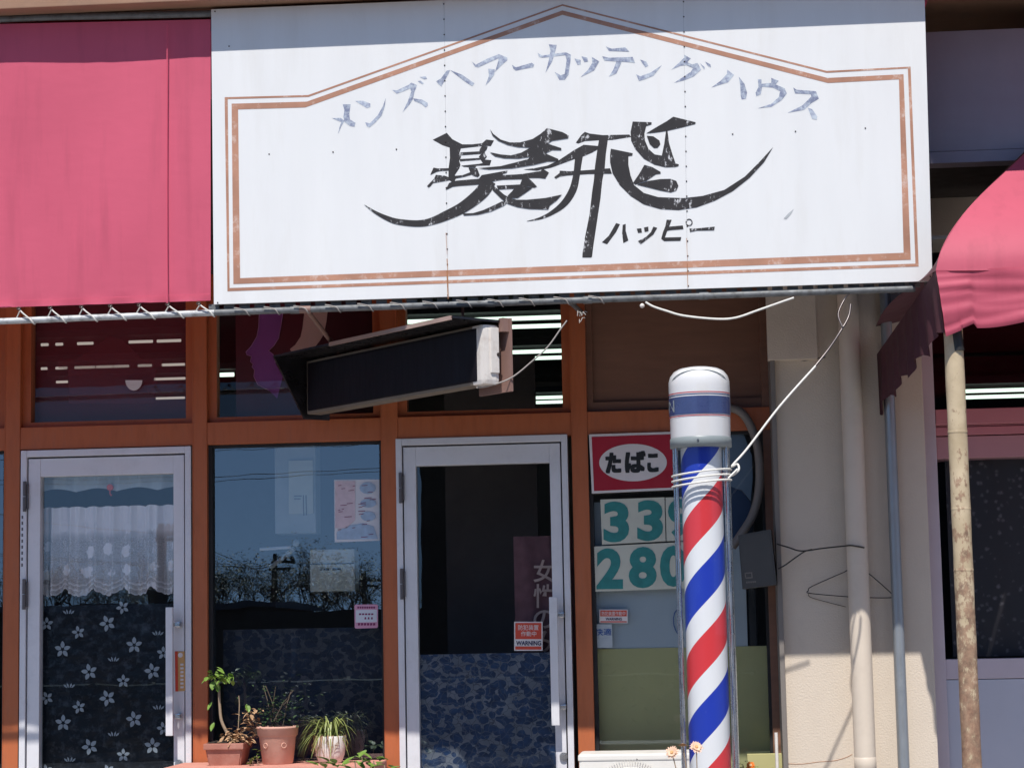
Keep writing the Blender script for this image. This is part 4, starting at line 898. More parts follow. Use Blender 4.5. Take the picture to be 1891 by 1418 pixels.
kd = [[(148,140),(190,150),(190,180),(170,185)], [(195,125),(235,135),(240,160),(215,165)], [(265,130),(315,160),(280,220),(190,265),(240,215),(268,170)],
 [(360,60),(400,75),(490,65),(518,95),(440,92),(380,90)], [(335,125),(380,135),(540,130),(555,170),(520,165),(350,155)], [(430,160),(465,165),(430,240),(380,262),(410,215)],
 [(590,148),(630,160),(645,190),(625,200),(610,180)], [(562,245),(590,260),(660,235),(735,185),(680,255),(620,280),(582,292)],
 [(885,115),(930,140),(905,165),(940,180),(975,170),(1000,215),(950,260),(890,285),(815,305),(870,270),(930,230),(945,205),(900,185),(860,190),(800,215),(860,160),(885,135)], [(990,170),(1025,200),(1020,215)], [(1025,160),(1062,180),(1065,200),(1045,190)],
 [(1175,215),(1220,250),(1180,300),(1068,335),(1130,290),(1172,245)], [(1252,262),(1290,310),(1308,370),(1300,410),(1272,415),(1265,390),(1262,320)],
 [(1380,280),(1405,280),(1405,310),(1470,305),(1470,270),(1520,290),(1500,315),(1560,340),(1575,375),(1540,420),(1470,465),(1380,475),(1470,445),(1520,400),(1530,360),(1480,335),(1410,330),(1400,380),(1370,395),(1365,370),(1385,330)],
 [(1618,335),(1640,350),(1770,360),(1790,410),(1740,440),(1690,485),(1580,505),(1680,455),(1740,395),(1735,380),(1630,375)], [(1715,470),(1745,480),(1780,530),(1775,552),(1745,545)]]
for f_, lst, cnt in ((SCx, kc, (2, 2, 4, 2, 2, 1, 2)), (SD, kd, (3, 3, 2, 3, 2, 1, 2))):
    i0 = 0
    for n_ in cnt: strokes('arched_character', 'grey_ink', [(f_, p) for p in lst[i0:i0+n_]]); i0 += n_
# screws
k = MB(); p = PS(497, 285, .002); r0 = None
def ell(c, r): return [c + Vector((r*math.cos(a*math.pi/4), 0, r*math.sin(a*math.pi/4))) for a in range(8)]
k.lathe([(0.0001, 0.0), (0.0033, 0.0), (0.0033, 0.0008), (0.0012, 0.002)], (0, 0, 0), 10)
for v in k.b.verts: v.co = Matrix.Rotation(math.radians(90+2.6), 3, 'X') @ v.co
scr = k.build('screw', 'screw', None, origin=(0, 0, 0)); scr.parent = sg; scr.location = PS(497, 285, .0005) - sg.location
dots = [(615, 281), (732, 276), (397, 22), (423, 86), (402, 559), (1353, 248), (1469, 243), (1598, 237), (1718, 511)]
for (x0_, y0_), (x1_, y1_) in (((819.5, 8), (827, 545)), ((1262.2, 4), (1271, 528))):
    for j in range(20):
        u = j/19; dots.append((x0_+(x1_-x0_)*u, y0_+(y1_-y0_)*u))
for q in dots:
    c = copy_part(scr, sg); c.location = PS(*q, .0012) - sg.location
mb = MB()
for a, b, w in (((825.6, 478), (826.8, 500), .9), ((826, 500), (827.6, 552), 1.7), ((823.5, 430), (825.6, 470), .5), ((1268, 440), (1269.4, 480), .5), ((1269.2, 486), (1270.2, 530), .8)):
    mb.flat([PS(a[0]-w, a[1], .003), PS(a[0]+w*.7, a[1], .003), PS(b[0]+w*.5, b[1], .003), PS(b[0]-w*.5, b[1], .003)])
mb.build('rust_streak', 'rust', sg)
mb = MB(); mb.flat([PS(*q, .0012) for q in [(1447, 404), (1455, 395), (1466, 386), (1460, 396), (1452, 405)]]); mb.build('scuff', 'galv', sg)
# ================================================================== left awning: canvas, rails, lacing
aw = thing('canvas_awning', 'pink red canvas awning front left of the white signboard', 'awning', PS(100, 575))
def cf(u, v):
    x = -700+u*1089; yt = 45 - 0.022*(x) if x < 390 else 36; yb = 590-22 - 0.033*(x)
    o = 0.010*mnoise.noise(Vector((x*.004, v*1.6, 2))) + 0.012*math.sin(v*3.1)*0.4 + 0.005*mnoise.noise(Vector((x*.03, v*1.2, 5)))*(1.2-v)
    if v < 0.02: o += 0.004*math.sin(u*80)
    y = yb+(yt-yb)*v
    return PS(x, y, -0.012+o)
mb = MB(); mb.grid(cf, 150, 40); mb.build('canvas', 'canvas', aw)
mb = MB(); mb.grid(lambda u, v: PS(307.5+u*2.2, 560-v*515-0.0*u, 0.009+.003*math.sin(u*math.pi)), 3, 60); mb.build('seam', 'canvas', aw)
mb = MB(); mb.grid(lambda u, v: PS(-60+u*447, 590-22-0.033*(-60+u*447)-13+v*1.4, 0.006), 40, 2); mb.build('hem_stitch', 'canvas', aw)
YR = -1.20
def railp(x): return P(x, 593.5-0.0405*x if x < 400 else 577.3-(x-400)*0.0342, YR)
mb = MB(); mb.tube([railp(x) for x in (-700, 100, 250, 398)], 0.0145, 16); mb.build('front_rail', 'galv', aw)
mb = MB(); mb.tube([railp(x) for x in (396, 500, 700, 900, 1100, 1300, 1500, 1690)], 0.0148, 16); mb.build('front_rail_dark', 'galv_dark', aw)  # same rail beneath the sign, its shade put into the colour
for x in (545, 905, 1085, 1300):
    mb = MB(); p = railp(x); mb.tube([p-Vector((.02, 0, 0)), p+Vector((.02, 0, 0))], 0.0175, 14); mb.build('coupler', 'galv_dark', aw)
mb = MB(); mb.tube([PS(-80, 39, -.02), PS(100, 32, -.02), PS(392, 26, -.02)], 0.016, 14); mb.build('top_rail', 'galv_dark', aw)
# brackets back to the wall
for x in (1050,):
    p = railp(x); mb = MB(); mb.tube([p, Vector((p.x, -0.02, p.z+0.12))], 0.012, 10); mb.build('rail_arm', 'galv_dark', aw)
tie_x = [35, 93, 150.5, 204, 257, 310, 367, 432, 487, 542, 600, 660, 720, 780, 842, 900, 958, 1022, 1086]
for i, x in enumerate(tie_x):
    r = railp(x+24)
    hole = PS(x, 571-0.028*x if x < 400 else 570-(x-400)*0.034, 0.004)
    mb = MB(); e = Vector((r.x, YR, r.z))
    pts = [tuple(hole), tuple((hole*0.5+(e+Vector((-.02, -.022, .01)))*0.5)), tuple(e+Vector((-.004, -.019, .002))), tuple(e+Vector((.008, -.012, -.014))), tuple(e+Vector((.012, .006, -.017)))]
    mb.tube(catmull(pts, 5), 0.0036 if x < 400 else 0.0028, 7)
    q = [tuple(hole+Vector((0, .02, -.004))), tuple(e+Vector((-.075, .012, .012))), tuple(e+Vector((-.085, .018, -.004)))]
    mb.tube(catmull(q, 3), 0.003, 6)
    mb.build('lacing_tie', 'cord' if x < 400 else 'cord_dark', aw)  # ties from the signboard on take the darker cord colour
    if x < 400:
        mb = MB(); d = 0.006
        mb.tube([hole+Vector((d*1.3*math.cos(a*math.pi/6), -0.003, d*math.sin(a*math.pi/6))) for a in range(12)], 0.003, 6, closed=True); mb.build('eyelet', 'screw', aw)
# hidden canvas roof and back so that the space behind stays in shade
mb = MB(); mb.box(-6, PX(1722, 200, -1.22), -1.19, 0.0, PZ(400, 60, -1.2), PZ(400, 60, -1.2)+.01); mb.build('roof_canvas', 'canvas', aw)
# ================================================================== eaves
zso = PS(390, 12, 0).z
q = PS(392, 80, 0); YE = q.y - (zso - q.z)/TAN
ev = thing('eaves', 'brown painted eaves running above the signboard', 'roof eaves', (0, YE, zso))
mb = MB(); mb.box(-9, PX(1709, 10, -1.2), YE, 0.3, zso, zso+0.09, 0.004); mb.box(-9, PX(1709, 10, -1.2), YE-.02, YE+.03, zso-0.005, zso+.16, 0.004); mb.build('soffit', 'soffit', ev)
e2 = thing('right_eaves', 'reddish brown eaves over the right shop', 'roof eaves', (3, -1.5, zso))
mb = MB(); mb.box(PX(1709, 10, -1.2)+.003, 12, -1.62, 0.3, zso+.003, zso+0.10, 0.004); mb.box(PX(1709, 10, -1.2)+.003, 12, -1.0, -0.93, zso-0.02, zso+.002, 0.003); mb.build('soffit', 'soffit', e2)
mb = MB(); mb.box(-9, 14, -0.9, 3.0, zso+.11, zso+1.6); mb.build('upper_storey', 'opp_pale', ev)
# ================================================================== lamp box
A0 = P(566, 720, -0.22); A1 = P(893, 652, -1.30)
ax = Vector((A1.x-A0.x, A1.y-A0.y, 0)); L = ax.length; ax.normalize()
nn = Vector((ax.y, -ax.x, 0))                          # outward from the visible face
if nn.y > 0: nn = -nn
zlo = (PZ(560, 768, -.22)+PZ(890, 706, -1.3))/2; zhi = (PZ(560, 673, -.22)+PZ(884, 592, -1.3))/2
lb = thing('lamp_box', 'black hooded sign lamp box hanging askew under the signboard', 'light box', (A0+A1)*0.5)
Mx = Matrix.Translation(Vector((A0.x, A0.y, 0))) @ Matrix(((ax.x, -nn.x, 0, 0), (ax.y, -nn.y, 0, 0), (0, 0, 1, 0), (0, 0, 0, 1)))
H = 0.085
mb = MB(); mb.box(0, L-.062, 0, H, zlo, zhi, 0.012, Mx); mb.build('housing', 'box_body', lb)  # body is darker and browner than its white end cap
mb = MB(); mb.box(L-.10, L, -.002, H+.002, zlo-.002, zhi+.002, 0.022, Mx); mb.build('end_cap', 'off_white', lb)
mb = MB(); mb.box(0.012, L-.045, -0.004, 0.02, zlo+.014, zhi-.012, 0.01, Mx); mb.build('tinted_panel', 'box_face', lb)
mb = MB(); mb.box(L, L+.008, 0.035, H-.005, zlo+.05, zhi-.012, 0.003, Mx); ec = mb.build('end_lid', 'off_white', lb)
mb = MB(); c = Mx @ Vector((L+.008, 0.075, (zlo+zhi)/2)); mb.tube([c, c+ax*0.004], [0.009, 0.008], 14); mb.build('lock', 'screw', ec)
mb = MB(); HW = 0.17
mb.box(-0.03, L+.01, -HW, H+.06, zhi+.012, zhi+.022, 0, Mx); mb.build('hood', 'black_box', lb)
mb = MB(); mb.box(L*.33, L-.0, -HW-.006, -HW+.002, zhi+.006, zhi+.024, 0, Mx); mb.build('hood_lip', 'lip_metal', lb)  # paler strip along part of the outer hood edge
mb = MB()
mb.flat([Mx @ Vector(v) for v in ((-0.03, -HW, zhi+.012), (-0.03, H+.06, zhi+.012), (-0.03, H+.06, zlo-.02), (-0.03, 0, zlo-.02))], (Mx.to_3x3() @ Vector((0.012, 0, 0)))); mb.build('hood_cheek', 'black_box', lb)
mb = MB(); mb.box(L-.2, L+.035, H+.035, H+.048, zlo-.03, zhi+.03, 0, Mx); mb.box(L-.0, L+.03, H+.0, H+.034, zhi-.03, zhi+.03, 0, Mx); mb.build('back_plate', 'brown_metal', lb)
mb = MB(); a = railp(566); b = Mx @ Vector((L*0.18, 0.02, zhi+.02)); mb.tube([a, b], 0.011, 10); mb.tube([railp(566)-Vector((.03, 0, 0)), railp(566)+Vector((.02, 0, 0))], 0.0175, 12); mb.build('support_arm', 'brown_metal', lb)
mb = MB(); b = Mx @ Vector((L*0.85, 0.05, zhi+.02)); mb.tube([b, b+Vector((0.0, .03, 0.17))], 0.006, 8); mb.build('support_arm', 'brown_metal', lb)
# ------------------------------------------------------------------ cords
mb = MB(); mb.tube(catmull([tuple(P(*q, -1.25)) for q in [(880, 716), (905, 712), (945, 697), (985, 665), (1012, 640), (1035, 608), (1047, 592)]], 6), 0.0034, 7)
tag(mb.build('cord', 'cord_dark'), 'thin pale cord looping from the lamp box up to the rail', 'cord')
mb = MB(); mb.tube(catmull([tuple(P(*q, -1.22)) for q in [(1192, 558), (1206, 566), (1230, 574), (1262, 583), (1320, 589), (1358, 587), (1400, 573), (1440, 559), (1466, 550)]], 6), 0.0048, 8)
tag(mb.build('cord', 'cord'), 'white cord drooping under the right half of the signboard', 'cord')
mb = MB(); p = P(1186, 569, -1.2); mb.lathe([(0.001, 0), (0.010, 0.004), (0.011, 0.013), (0.005, 0.02)], p, 12); tag(mb.build('hanging_bead', 'off_white'), 'tiny white knob hanging below the rail near the signboard middle', 'bead')
mb = MB()
for k in range(7):
    p = P(1074+random.uniform(-7, 7), 574+k*2.6, -1.19); q_ = p+Vector((random.uniform(-.03, .03), random.uniform(-.01, .01), random.uniform(-.03, .02))); mb.tube([p, (p+q_)/2+Vector((0, 0, .01)), q_], 0.002, 5)
tag(mb.build('wire_knot', 'cord_dark'), 'tangled end of tie wire hanging from the rail above the orange post', 'wire')
# ================================================================== barber pole
YB = -1.46; BX = PX(1296.5, 900, YB); r_c = (PX(1351, 800, YB)-PX(1235.5, 800, YB))/2
Zt = PZ(1290, 678, YB); Zcol = PZ(1296, 822, YB)
bp_ = thing('barber_pole', 'red white and blue barber pole with a white domed cap', 'barber pole', (BX, YB, 0.1))
c0 = (BX, YB, 0); zsh = PZ(1290, 703, YB)
mb = MB(); mb.lathe([(r_c*.96, Zcol+.03), (r_c*.962, Zcol+.035), (r_c*.985, zsh-.045), (r_c*.985, zsh-.03), (r_c*0.978, zsh-.006), (r_c*.93, zsh+.016), (r_c*.82, zsh+.036), (r_c*.65, zsh+.049), (r_c*.35, zsh+.057), (r_c*.1, zsh+.060), (0.0005, zsh+.060)], c0, 64); mb.build('cap', 'cap_white', bp_)
mb = MB(); mb.tube(catmull([(BX-r_c*.965, YB-.02, zsh-.03), (BX-r_c*.75, YB-r_c*.62, zsh+.010), (BX-r_c*.3, YB-r_c*.80, zsh+.032), (BX+r_c*.3, YB-r_c*.80, zsh+.032), (BX+r_c*.75, YB-r_c*.62, zsh+.010), (BX+r_c*.965, YB-.02, zsh-.03)], 8), 0.0022, 6); mb.build('cap_seam', 'collar', bp_)
def bandz(y): return PZ(1293, y, YB-r_c)
def band(y1, y0, m, nm, k=1.0):
    b = MB(); b.lathe([(r_c*.983*k, bandz(y0)), (r_c*.985*k, bandz(y1))], c0, 64, False); b.build(nm, m, bp_)
band(730, 761, 'band_blue', 'navy_band', 1.004)
for y1, y0, m in ((723.5, 725.3, 'band_red'), (727, 729, 'band_blue'), (762.5, 764.5, 'band_blue'), (766.5, 768, 'band_red')): band(y1-1.5, y0-1.5, m, 'thin_band', 1.004)
mb = MB(); tm = text_mesh('SALON', 0.0); xs_ = [v.co.x for v in tm.vertices]; hgt = bandz(733)-bandz(757); wid = max(xs_)-min(xs_)
def wrap(c):
    ang = math.radians(-90-63.5) + (c.x-max(xs_))*(hgt/0.75)/(r_c)*1.15 + math.radians(9)
    R_ = r_c*.985*1.012; return Vector((BX+R_*math.cos(ang), YB+R_*math.sin(ang), bandz(757)+c.y*hgt/0.75))
mb.mesh(tm, wrap); mb.build('lettering', 'collar', bp_)
mb = MB(); zc1 = PZ(1296, 806, YB-r_c); zc0 = PZ(1296, 822, YB-r_c)
mb.lathe([(r_c*.90, zc0-.002), (r_c*.985, zc0), (r_c*.985, zc1), (r_c*.955, zc1+.006)], c0, 64); co = mb.build('collar', 'collar', bp_)
mb = MB(); mb.tube([(BX-.012, YB-r_c*.98, (zc0+zc1)/2+.004), (BX-.012, YB-r_c*.98-.004, (zc0+zc1)/2+.004)], 0.005, 10); mb.build('screw', 'steel', co)
r_d = (PX(1338, 1000, YB)-PX(1262, 1000, YB))/2
ZB = 0.35; XD = BX + 0.000
zref = PZ(1300, 920, YB-r_d)                         # lower edge... start of the red stripe on the centre line
PITCHM = PZ(1300, 960, YB-r_d)-PZ(1300, 1205, YB-r_d)
ph = -((zref - 0.0)/PITCHM + 0.25) % 1.0
mb = MB(); mb.lathe([(r_d, ZB), (r_d, zc0)], c0, 64); 
dr = mb.build('striped_drum', stripes(0.0), bp_, origin=(BX, YB, 0))
# the red band tops out at zref on the front line (angle -90 deg)
s_at = (zref/PITCHM + 0.25) % 1.0
for n_ in dr.data.materials[0].node_tree.nodes:
    if n_.type == 'MATH' and n_.operation == 'ADD': n_.inputs[1].default_value = 10.0 + (0.285 - s_at)
r_g = r_c*.92
mb = MB(); mb.lathe([(r_g, ZB), (r_g, zc0)], c0, 64, False); mb.build('clear_tube', 'clear', bp_)
for a in (-158, -22, 158, 22):
    x = BX+math.cos(math.radians(a))*(r_g-.008); y = YB+math.sin(math.radians(a))*(r_g-.008)
    mb = MB(); mb.tube([(x, y, ZB), (x, y, zc0)], 0.006, 10); mb.build('rod', 'steel', bp_)
mb = MB(); mb.box(BX-r_g*.98, BX-r_g*.80, YB+.0, YB+.05, ZB, zc0, 0.004); mb.box(BX+r_g*.76, BX+r_g*.98, YB+.0, YB+.05, ZB, zc0, 0.004); mb.build('back_channel', 'steel', bp_)
mb = MB(); mb.lathe([(r_c, 0.14), (r_c, 0.30), (r_c*.96, ZB)], c0, 48); mb.build('base', 'cap_white', bp_)
# rope: turns round the pole then up to the awning corner
rp = []
rr = r_g+0.004
zr = PZ(1296, 882, YB-rr)
for k in range(0, 100):
    a = math.radians(-10 - k*9.6); rp.append((BX+rr*math.cos(a), YB+rr*math.sin(a), zr-0.022+0.0006*k+0.017*math.cos(a)))
mb = MB(); mb.tube(rp, 0.0042, 8)
e = rp[-1]; x1_ = P(1362, 862, YB-.02)
mb.tube(catmull([tuple(P(1352, 878, YB-.06)), tuple(P(1364, 868, YB-.07)), tuple(P(1362, 857, YB-.05)), tuple(P(1352, 860, YB-.03)), tuple(P(1380, 828, -1.42)), tuple(P(1440, 750, -1.36)), tuple(P(1506, 676, -1.30))], 6), 0.0048, 8)
mb.tube(catmull([tuple(P(1345, 883, YB-.08)), tuple(P(1356, 872, YB-.075)), tuple(P(1362, 866, YB-.07))], 4), 0.0045, 8)
tag(mb.build('rope', 'cord'), 'white rope wound round the barber pole and stretched up to the right', 'rope')
mb = MB(); mb.tube(catmull([tuple(P(1503, 679, -1.30)), tuple(P(1530, 645, -1.27)), tuple(P(1552, 612, -1.25)), tuple(P(1567, 585, -1.22)), tuple(P(1571, 562, -1.2))], 6), 0.0048, 8)
mb.tube(catmull([tuple(P(1556, 604, -1.25)), tuple(P(1548, 580, -1.23)), tuple(P(1560, 552, -1.2)), tuple(P(1568, 543, -1.21))], 6), 0.004, 8)
tag(mb.build('cable', 'alu_dark'), 'grey cable end tying the white rope to the rail corner', 'cable')
# ================================================================== right awning
YF = -1.50
ra = thing('right_awning', 'pink red scalloped canvas awning at the right edge', 'awning', P(1745, 620, YF))
bl = P(1612, 770, -0.28); bl.z = (bl.z)
zval = P(1728, 500, YF).z; xfl = P(1738, 560, YF).x
curve = [P(1728, 500, YF), P(1738, 462, YF+.02), P(1765, 415, YF+.10), P(1810, 360, YF+.26), P(1891, 281, YF+.52), P(1990, 185, YF+.85), P(2090, 100, YF+1.15)]
cc = catmull([tuple(c) for c in curve], 6); NC = len(cc)
def fr(u, v):
    i = min(int(v*(NC-1)), NC-1); p = Vector(cc[i]); nz = mnoise.noise(Vector((u*5, v*2.2, 7))); return p + Vector((u*3.5, 0.03*nz, 0.02*nz))
mb = MB(); mb.grid(fr, 90, NC-1); mb.build('front_canvas', 'canvas2', ra)
def side(u, v):                                        # left end, from the front curve back to the wall
    i = min(int(v*(NC-1)), NC-1); p = Vector(cc[i]); kx = min(1, v*7); w = Vector(((bl.x + 0.03)*(1-kx) + p.x*1.16*kx, -0.28, max(bl.z+0.28, p.z-0.06)))
    return p.lerp(w, u) + Vector((-0.05*math.sin(u*math.pi)*(1-v), 0, 0))
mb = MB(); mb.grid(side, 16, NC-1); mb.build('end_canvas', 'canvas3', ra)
def scal(t): return 0.045*abs(math.sin(t))
corner = P(1745, 622, YF)
def val(u, v):
    p = Vector(cc[0]); x = p.x + u*3.5; n = u*3.5/0.36
    z1 = p.z; zb_ = corner.z + 0.055 - 0.062*math.exp(-(u*3.5/0.05)**2)*0 - (0.055*max(0, 1-u*3.5/0.14)) - 0.022*abs(math.sin(n*math.pi))*(1 if u*3.5 > .14 else 0)
    q_ = Vector((u*11, v*1.3 + u*3, 0)); wr = 0.022*mnoise.noise(q_) - 0.016*abs(mnoise.noise(Vector((u*5 - v*1.6, v*4.5+u*4, 4))))*(1.0 if u > .04 else 1.8)
    sw = 0.05*(1-v)
    return Vector((x + 0.03*(1-v)*(1 if u < .02 else 0.5), p.y - 0.012 + wr + sw*0.2, zb_ + (z1-zb_)*v))
mb = MB(); mb.grid(val, 260, 24); mb.build('front_valance', 'canvas2', ra)
def sval(u, v):
    p = Vector(cc[0]); a = Vector((p.x, p.y, p.z)); b = Vector((bl.x+.03, -0.28, bl.z+0.30))
    top = a.lerp(b, u); drop = (p.z-corner.z)*(1-u)+0.30*u
    zz = top.z - drop + 0.05*abs(math.sin(u*math.pi*4.0+.2))
    cx_ = 0.012*math.sin(u*60+0.6*math.sin(u*17))*(1-v)
    return Vector((top.x + cx_ + (corner.x-p.x)*(1-v)*(1-u), top.y, zz + (top.z-zz)*v))
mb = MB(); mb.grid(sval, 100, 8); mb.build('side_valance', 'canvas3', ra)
mb = MB(); mb.tube([Vector(cc[0])+Vector((0, .02, -.01)), Vector(cc[0])+Vector((3.5, .02, -.01))], 0.012, 10); mb.build('frame_rail', 'galv_dark', ra)
# rusty pole carrying its corner
YQ = YF+.085
t = thing('awning_post', 'rust flecked cream pole standing under the corner of the right awning', 'pole', (PX(1764, 700, YQ), YQ, 0.14))
x = PX(1764, 700, YQ); mb = MB(); zp = PZ(1760, 632, YF)
prof = []
z = 0.14
while z < zp+.12:
    prof.append((0.0405 + 0.0007*math.sin(z*23), z)); z += 0.05
mb.lathe(prof, (x, YQ, 0), 24); mb.build('shaft', 'rusty_pole', t)
for yy in (795, 938, 1052):
    k = MB(); zz = PZ(1765, yy, YF); k.lathe([(0.0410, -0.006), (0.0420, -0.003), (0.0420, 0.003), (0.0410, 0.006)], (x, YQ, zz), 24, False); k.build('joint_ring', 'rusty_pole', t)
mb = MB(); mb.tube([(x+.016, YQ-.022, zp-.03), (x+.005, YQ-.02, zp+.08)], 0.026, 10); mb.build('canvas_tie', 'wire', t)
# ================================================================== ledge with pots
ld = thing('flower_ledge', 'low salmon coped brick ledge under the window with the flower pots', 'ledge', (fx(520), -.3, .14))
zl = PZ(520, 1414, -0.50)
mb = MB(); mb.box(fx(340), fx(712), -0.50, -0.08, zl-.05, zl, 0.008)
mb.build('coping', 'brick_top', ld)
mb = MB(); mb.box(fx(345), fx(705), -0.47, -0.09, 0.14, zl-.05); mb.build('brickwork', 'brick', ld)
YPt = -0.30
def pz(y, Y=YPt): return PZ(500, y, Y)
# pot 1: square terracotta planter
x0_, x1_ = PX(376, 1390, YPt-.1), PX(450, 1390, YPt-.1)
p1 = thing('flower_pot', 'low square terracotta planter with a leggy plant, leftmost on the ledge', 'flower pot', ((x0_+x1_)/2, YPt, zl), 'flower pots on the ledge')
def frustum(mb, cx, cyy, z0, z1, w0, w1, d0, d1):
    q = [(-1, -1), (1, -1), (1, 1), (-1, 1)]
    a = [mb.b.verts.new((cx+s*w0/2, cyy+t_*d0/2, z0)) for s, t_ in q]; b = [mb.b.verts.new((cx+s*w1/2, cyy+t_*d1/2, z1)) for s, t_ in q]
    for i in range(4): mb.b.faces.new((a[i], a[(i+1) % 4], b[(i+1) % 4], b[i]))
    mb.b.faces.new(a[::-1]); mb.b.faces.new(b)
w = x1_-x0_; hh = 0.105
mb = MB(); frustum(mb, (x0_+x1_)/2, YPt, zl, zl+hh*.72, w*.78, w*.92, .17, .20); mb.box(x0_, x1_+.0, YPt-.11, YPt+.11, zl+hh*.72, zl+hh, 0.006); bmesh.ops.bevel(mb.b, geom=[e for e in mb.b.edges if abs(e.verts[0].co.z-e.verts[1].co.z) > .04], offset=.006, segments=2, affect='EDGES'); mb.build('pot', 'terra', p1)
mb = MB(); mb.grid(lambda u, v: Vector((x0_+.012+u*(w-.024), YPt-.098+v*.196, zl+hh+.003+.004*math.sin(u*20)*math.sin(v*17))), 12, 12); mb.build('soil', 'soil', p1)
# pot 2: round
c2 = P(513, 1400, YPt); c2.z = zl
p2 = thing('flower_pot', 'tall round pinkish clay pot in the middle of the ledge', 'flower pot', c2, 'flower pots on the ledge')
R2 = (PX(552, 1350, YPt)-PX(475, 1350, YPt))/2; h2 = PZ(513, 1340, YPt)-zl
mb = MB(); mb.lathe([(R2*.68, 0), (R2*.72, .004), (R2*.88, h2*.72), (R2*.90, h2*.74), (R2*.96, h2*.76), (R2*.98, h2*.93), (R2*1.0, h2*.94), (R2*1.0, h2), (R2*.92, h2), (R2*.88, h2*.9)], c2, 40, False); mb.build('pot', 'terra_pink', p2)
mb = MB(); mb.lathe([(0.001, h2*.9), (R2*.89, h2*.9)], c2, 24, False); mb.build('soil', 'soil', p2)
for s_ in (-.55, .55):
    mb = MB(); a0 = math.radians(-90)+s_; pc = c2 + Vector((math.cos(a0)*R2*.835, math.sin(a0)*R2*.835, h2*.5)); mb.tube([pc + Vector((.012*math.cos(a)*math.cos(a0+1.57), .012*math.cos(a)*math.sin(a0+1.57), .012*math.sin(a))) for a in [k*.628 for k in range(10)]], 0.0028, 6, closed=True); mb.build('rosette', 'terra_pink', p2)
# pot 3: white
c3_ = P(610, 1400, YPt); c3_.z = zl
p3 = thing('flower_pot', 'scratched white ceramic pot with a grassy plant, rightmost on the ledge', 'flower pot', c3_, 'flower pots on the ledge')
R3 = (PX(640, 1375, YPt)-PX(582, 1375, YPt))/2; h3 = PZ(610, 1358, YPt)-zl
mb = MB(); mb.lathe([(R3*.66, 0), (R3*.72, .003), (R3*.9, h3*.3), (R3*.97, h3*.6), (R3*1.0, h3*.97), (R3*.985, h3), (R3*.94, h3), (R3*.9, h3*.9)], c3_, 40, False); mb.build('pot', 'pot_white', p3)
mb = MB(); mb.lathe([(0.001, h3*.92), (R3*.92, h3*.92)], c3_, 24, False); mb.build('soil', 'soil', p3)
# plants ------------------------------------------------------------
def leaf(mb, c, d, up, l, w, curl=0.2):
    d = Vector(d).normalized(); s_ = d.cross(Vector(up)).normalized(); n = s_.cross(d)
    pr = [(0, 0.05), (.2, .7), (.45, 1), (.7, .8), (.9, .35), (1, 0.02)]
    Lp = [c + d*(l*t_) + s_*(w*.5*k) + n*(-curl*l*t_*t_ + .12*w) for t_, k in pr]; Rp = [c + d*(l*t_) - s_*(w*.5*k) + n*(-curl*l*t_*t_ + .12*w) for t_, k in pr]; Mp = [c + d*(l*t_) + n*(-curl*l*t_*t_) for t_, k in pr]
    for i in range(5):
        for A, B in ((Lp, Mp), (Mp, Rp)):
            f = mb.poly([A[i], B[i], B[i+1], A[i+1]])
            if f: f.smooth = True
rnd = random.Random(11)
def rdir(r=rnd): 
    a = r.uniform(0, 2*math.pi); z = r.uniform(-.4, .7); return Vector((math.cos(a), math.sin(a), z))
l1 = thing('leggy_plant', 'leggy bare stemmed plant with bright green top leaves in the square planter', 'plant', ((x0_+x1_)/2, YPt, zl+hh))
def at(x, y): return P(x, y, YPt)
mb = MB(); mb.tube(catmull([tuple(at(*q)) for q in [(428, 1368), (419, 1352), (409, 1330), (406, 1305), (405, 1285), (404, 1268), (402, 1256)]], 5), [0.0085-0.0001*k for k in range(31)], 8)
mb.tube(catmull([tuple(at(*q)) for q in [(440, 1345), (441, 1325), (442, 1300), (441, 1284)]], 4), 0.0025, 6)
mb.tube(catmull([tuple(at(*q)) for q in [(459, 1370), (468, 1355), (476, 1338), (466, 1330)]], 4), 0.0035, 6); mb.build('stem', 'stem', l1)
mb = MB()
for k in range(34):
    x = rnd.gauss(402, 11); y = rnd.gauss(1246, 6); p = P(x, y, YPt+rnd.uniform(-.05, .05)); d = rdir(); d.z = rnd.uniform(-.9, .2); leaf(mb, p, d, (0, 0, 1), rnd.uniform(.03, .052), rnd.uniform(.02, .034), .3)
for q in ((392, 1296), (396, 1334), (455, 1300), (393, 1258), (401, 1262)):
    leaf(mb, at(*q), (rnd.uniform(-1, 1), -.5, -.6), (0, 0, 1), .045, .028, .3)
mb.build('foliage', 'leaf', l1)
mb = MB()
for k in range(190):
    t_ = rnd.random(); x = rnd.gauss(444, 17); y = 1372 - abs(rnd.gauss(0, 13)); 
    if rnd.random() < .25: x, y = rnd.gauss(462, 8), rnd.gauss(1325, 12)
    p = P(x, y, YPt+rnd.uniform(-.09, .07)); d = rdir(); leaf(mb, p, d, (0, 0, 1), rnd.uniform(.02, .045), rnd.uniform(.010, .022), .5)
mb.build('dry_leaves', 'leaf_dry', l1)
l2 = thing('dark_plant', 'dark small leaved plant growing behind the round clay pot', 'plant', (c2.x, YPt+.02, zl+h2))
mb = MB(); 
for k in range(6):
    b_ = c2+Vector((rnd.uniform(-.05, .05), rnd.uniform(-.03, .05), h2)); tip = b_ + Vector((rnd.uniform(-.16, .12), rnd.uniform(-.02, .1), rnd.uniform(.05, .20))); mb.tube([b_, b_.lerp(tip, .5)+Vector((0, 0, .02)), tip], 0.0022, 5)
mb.build('stem', 'bark', l2)
mb = MB()
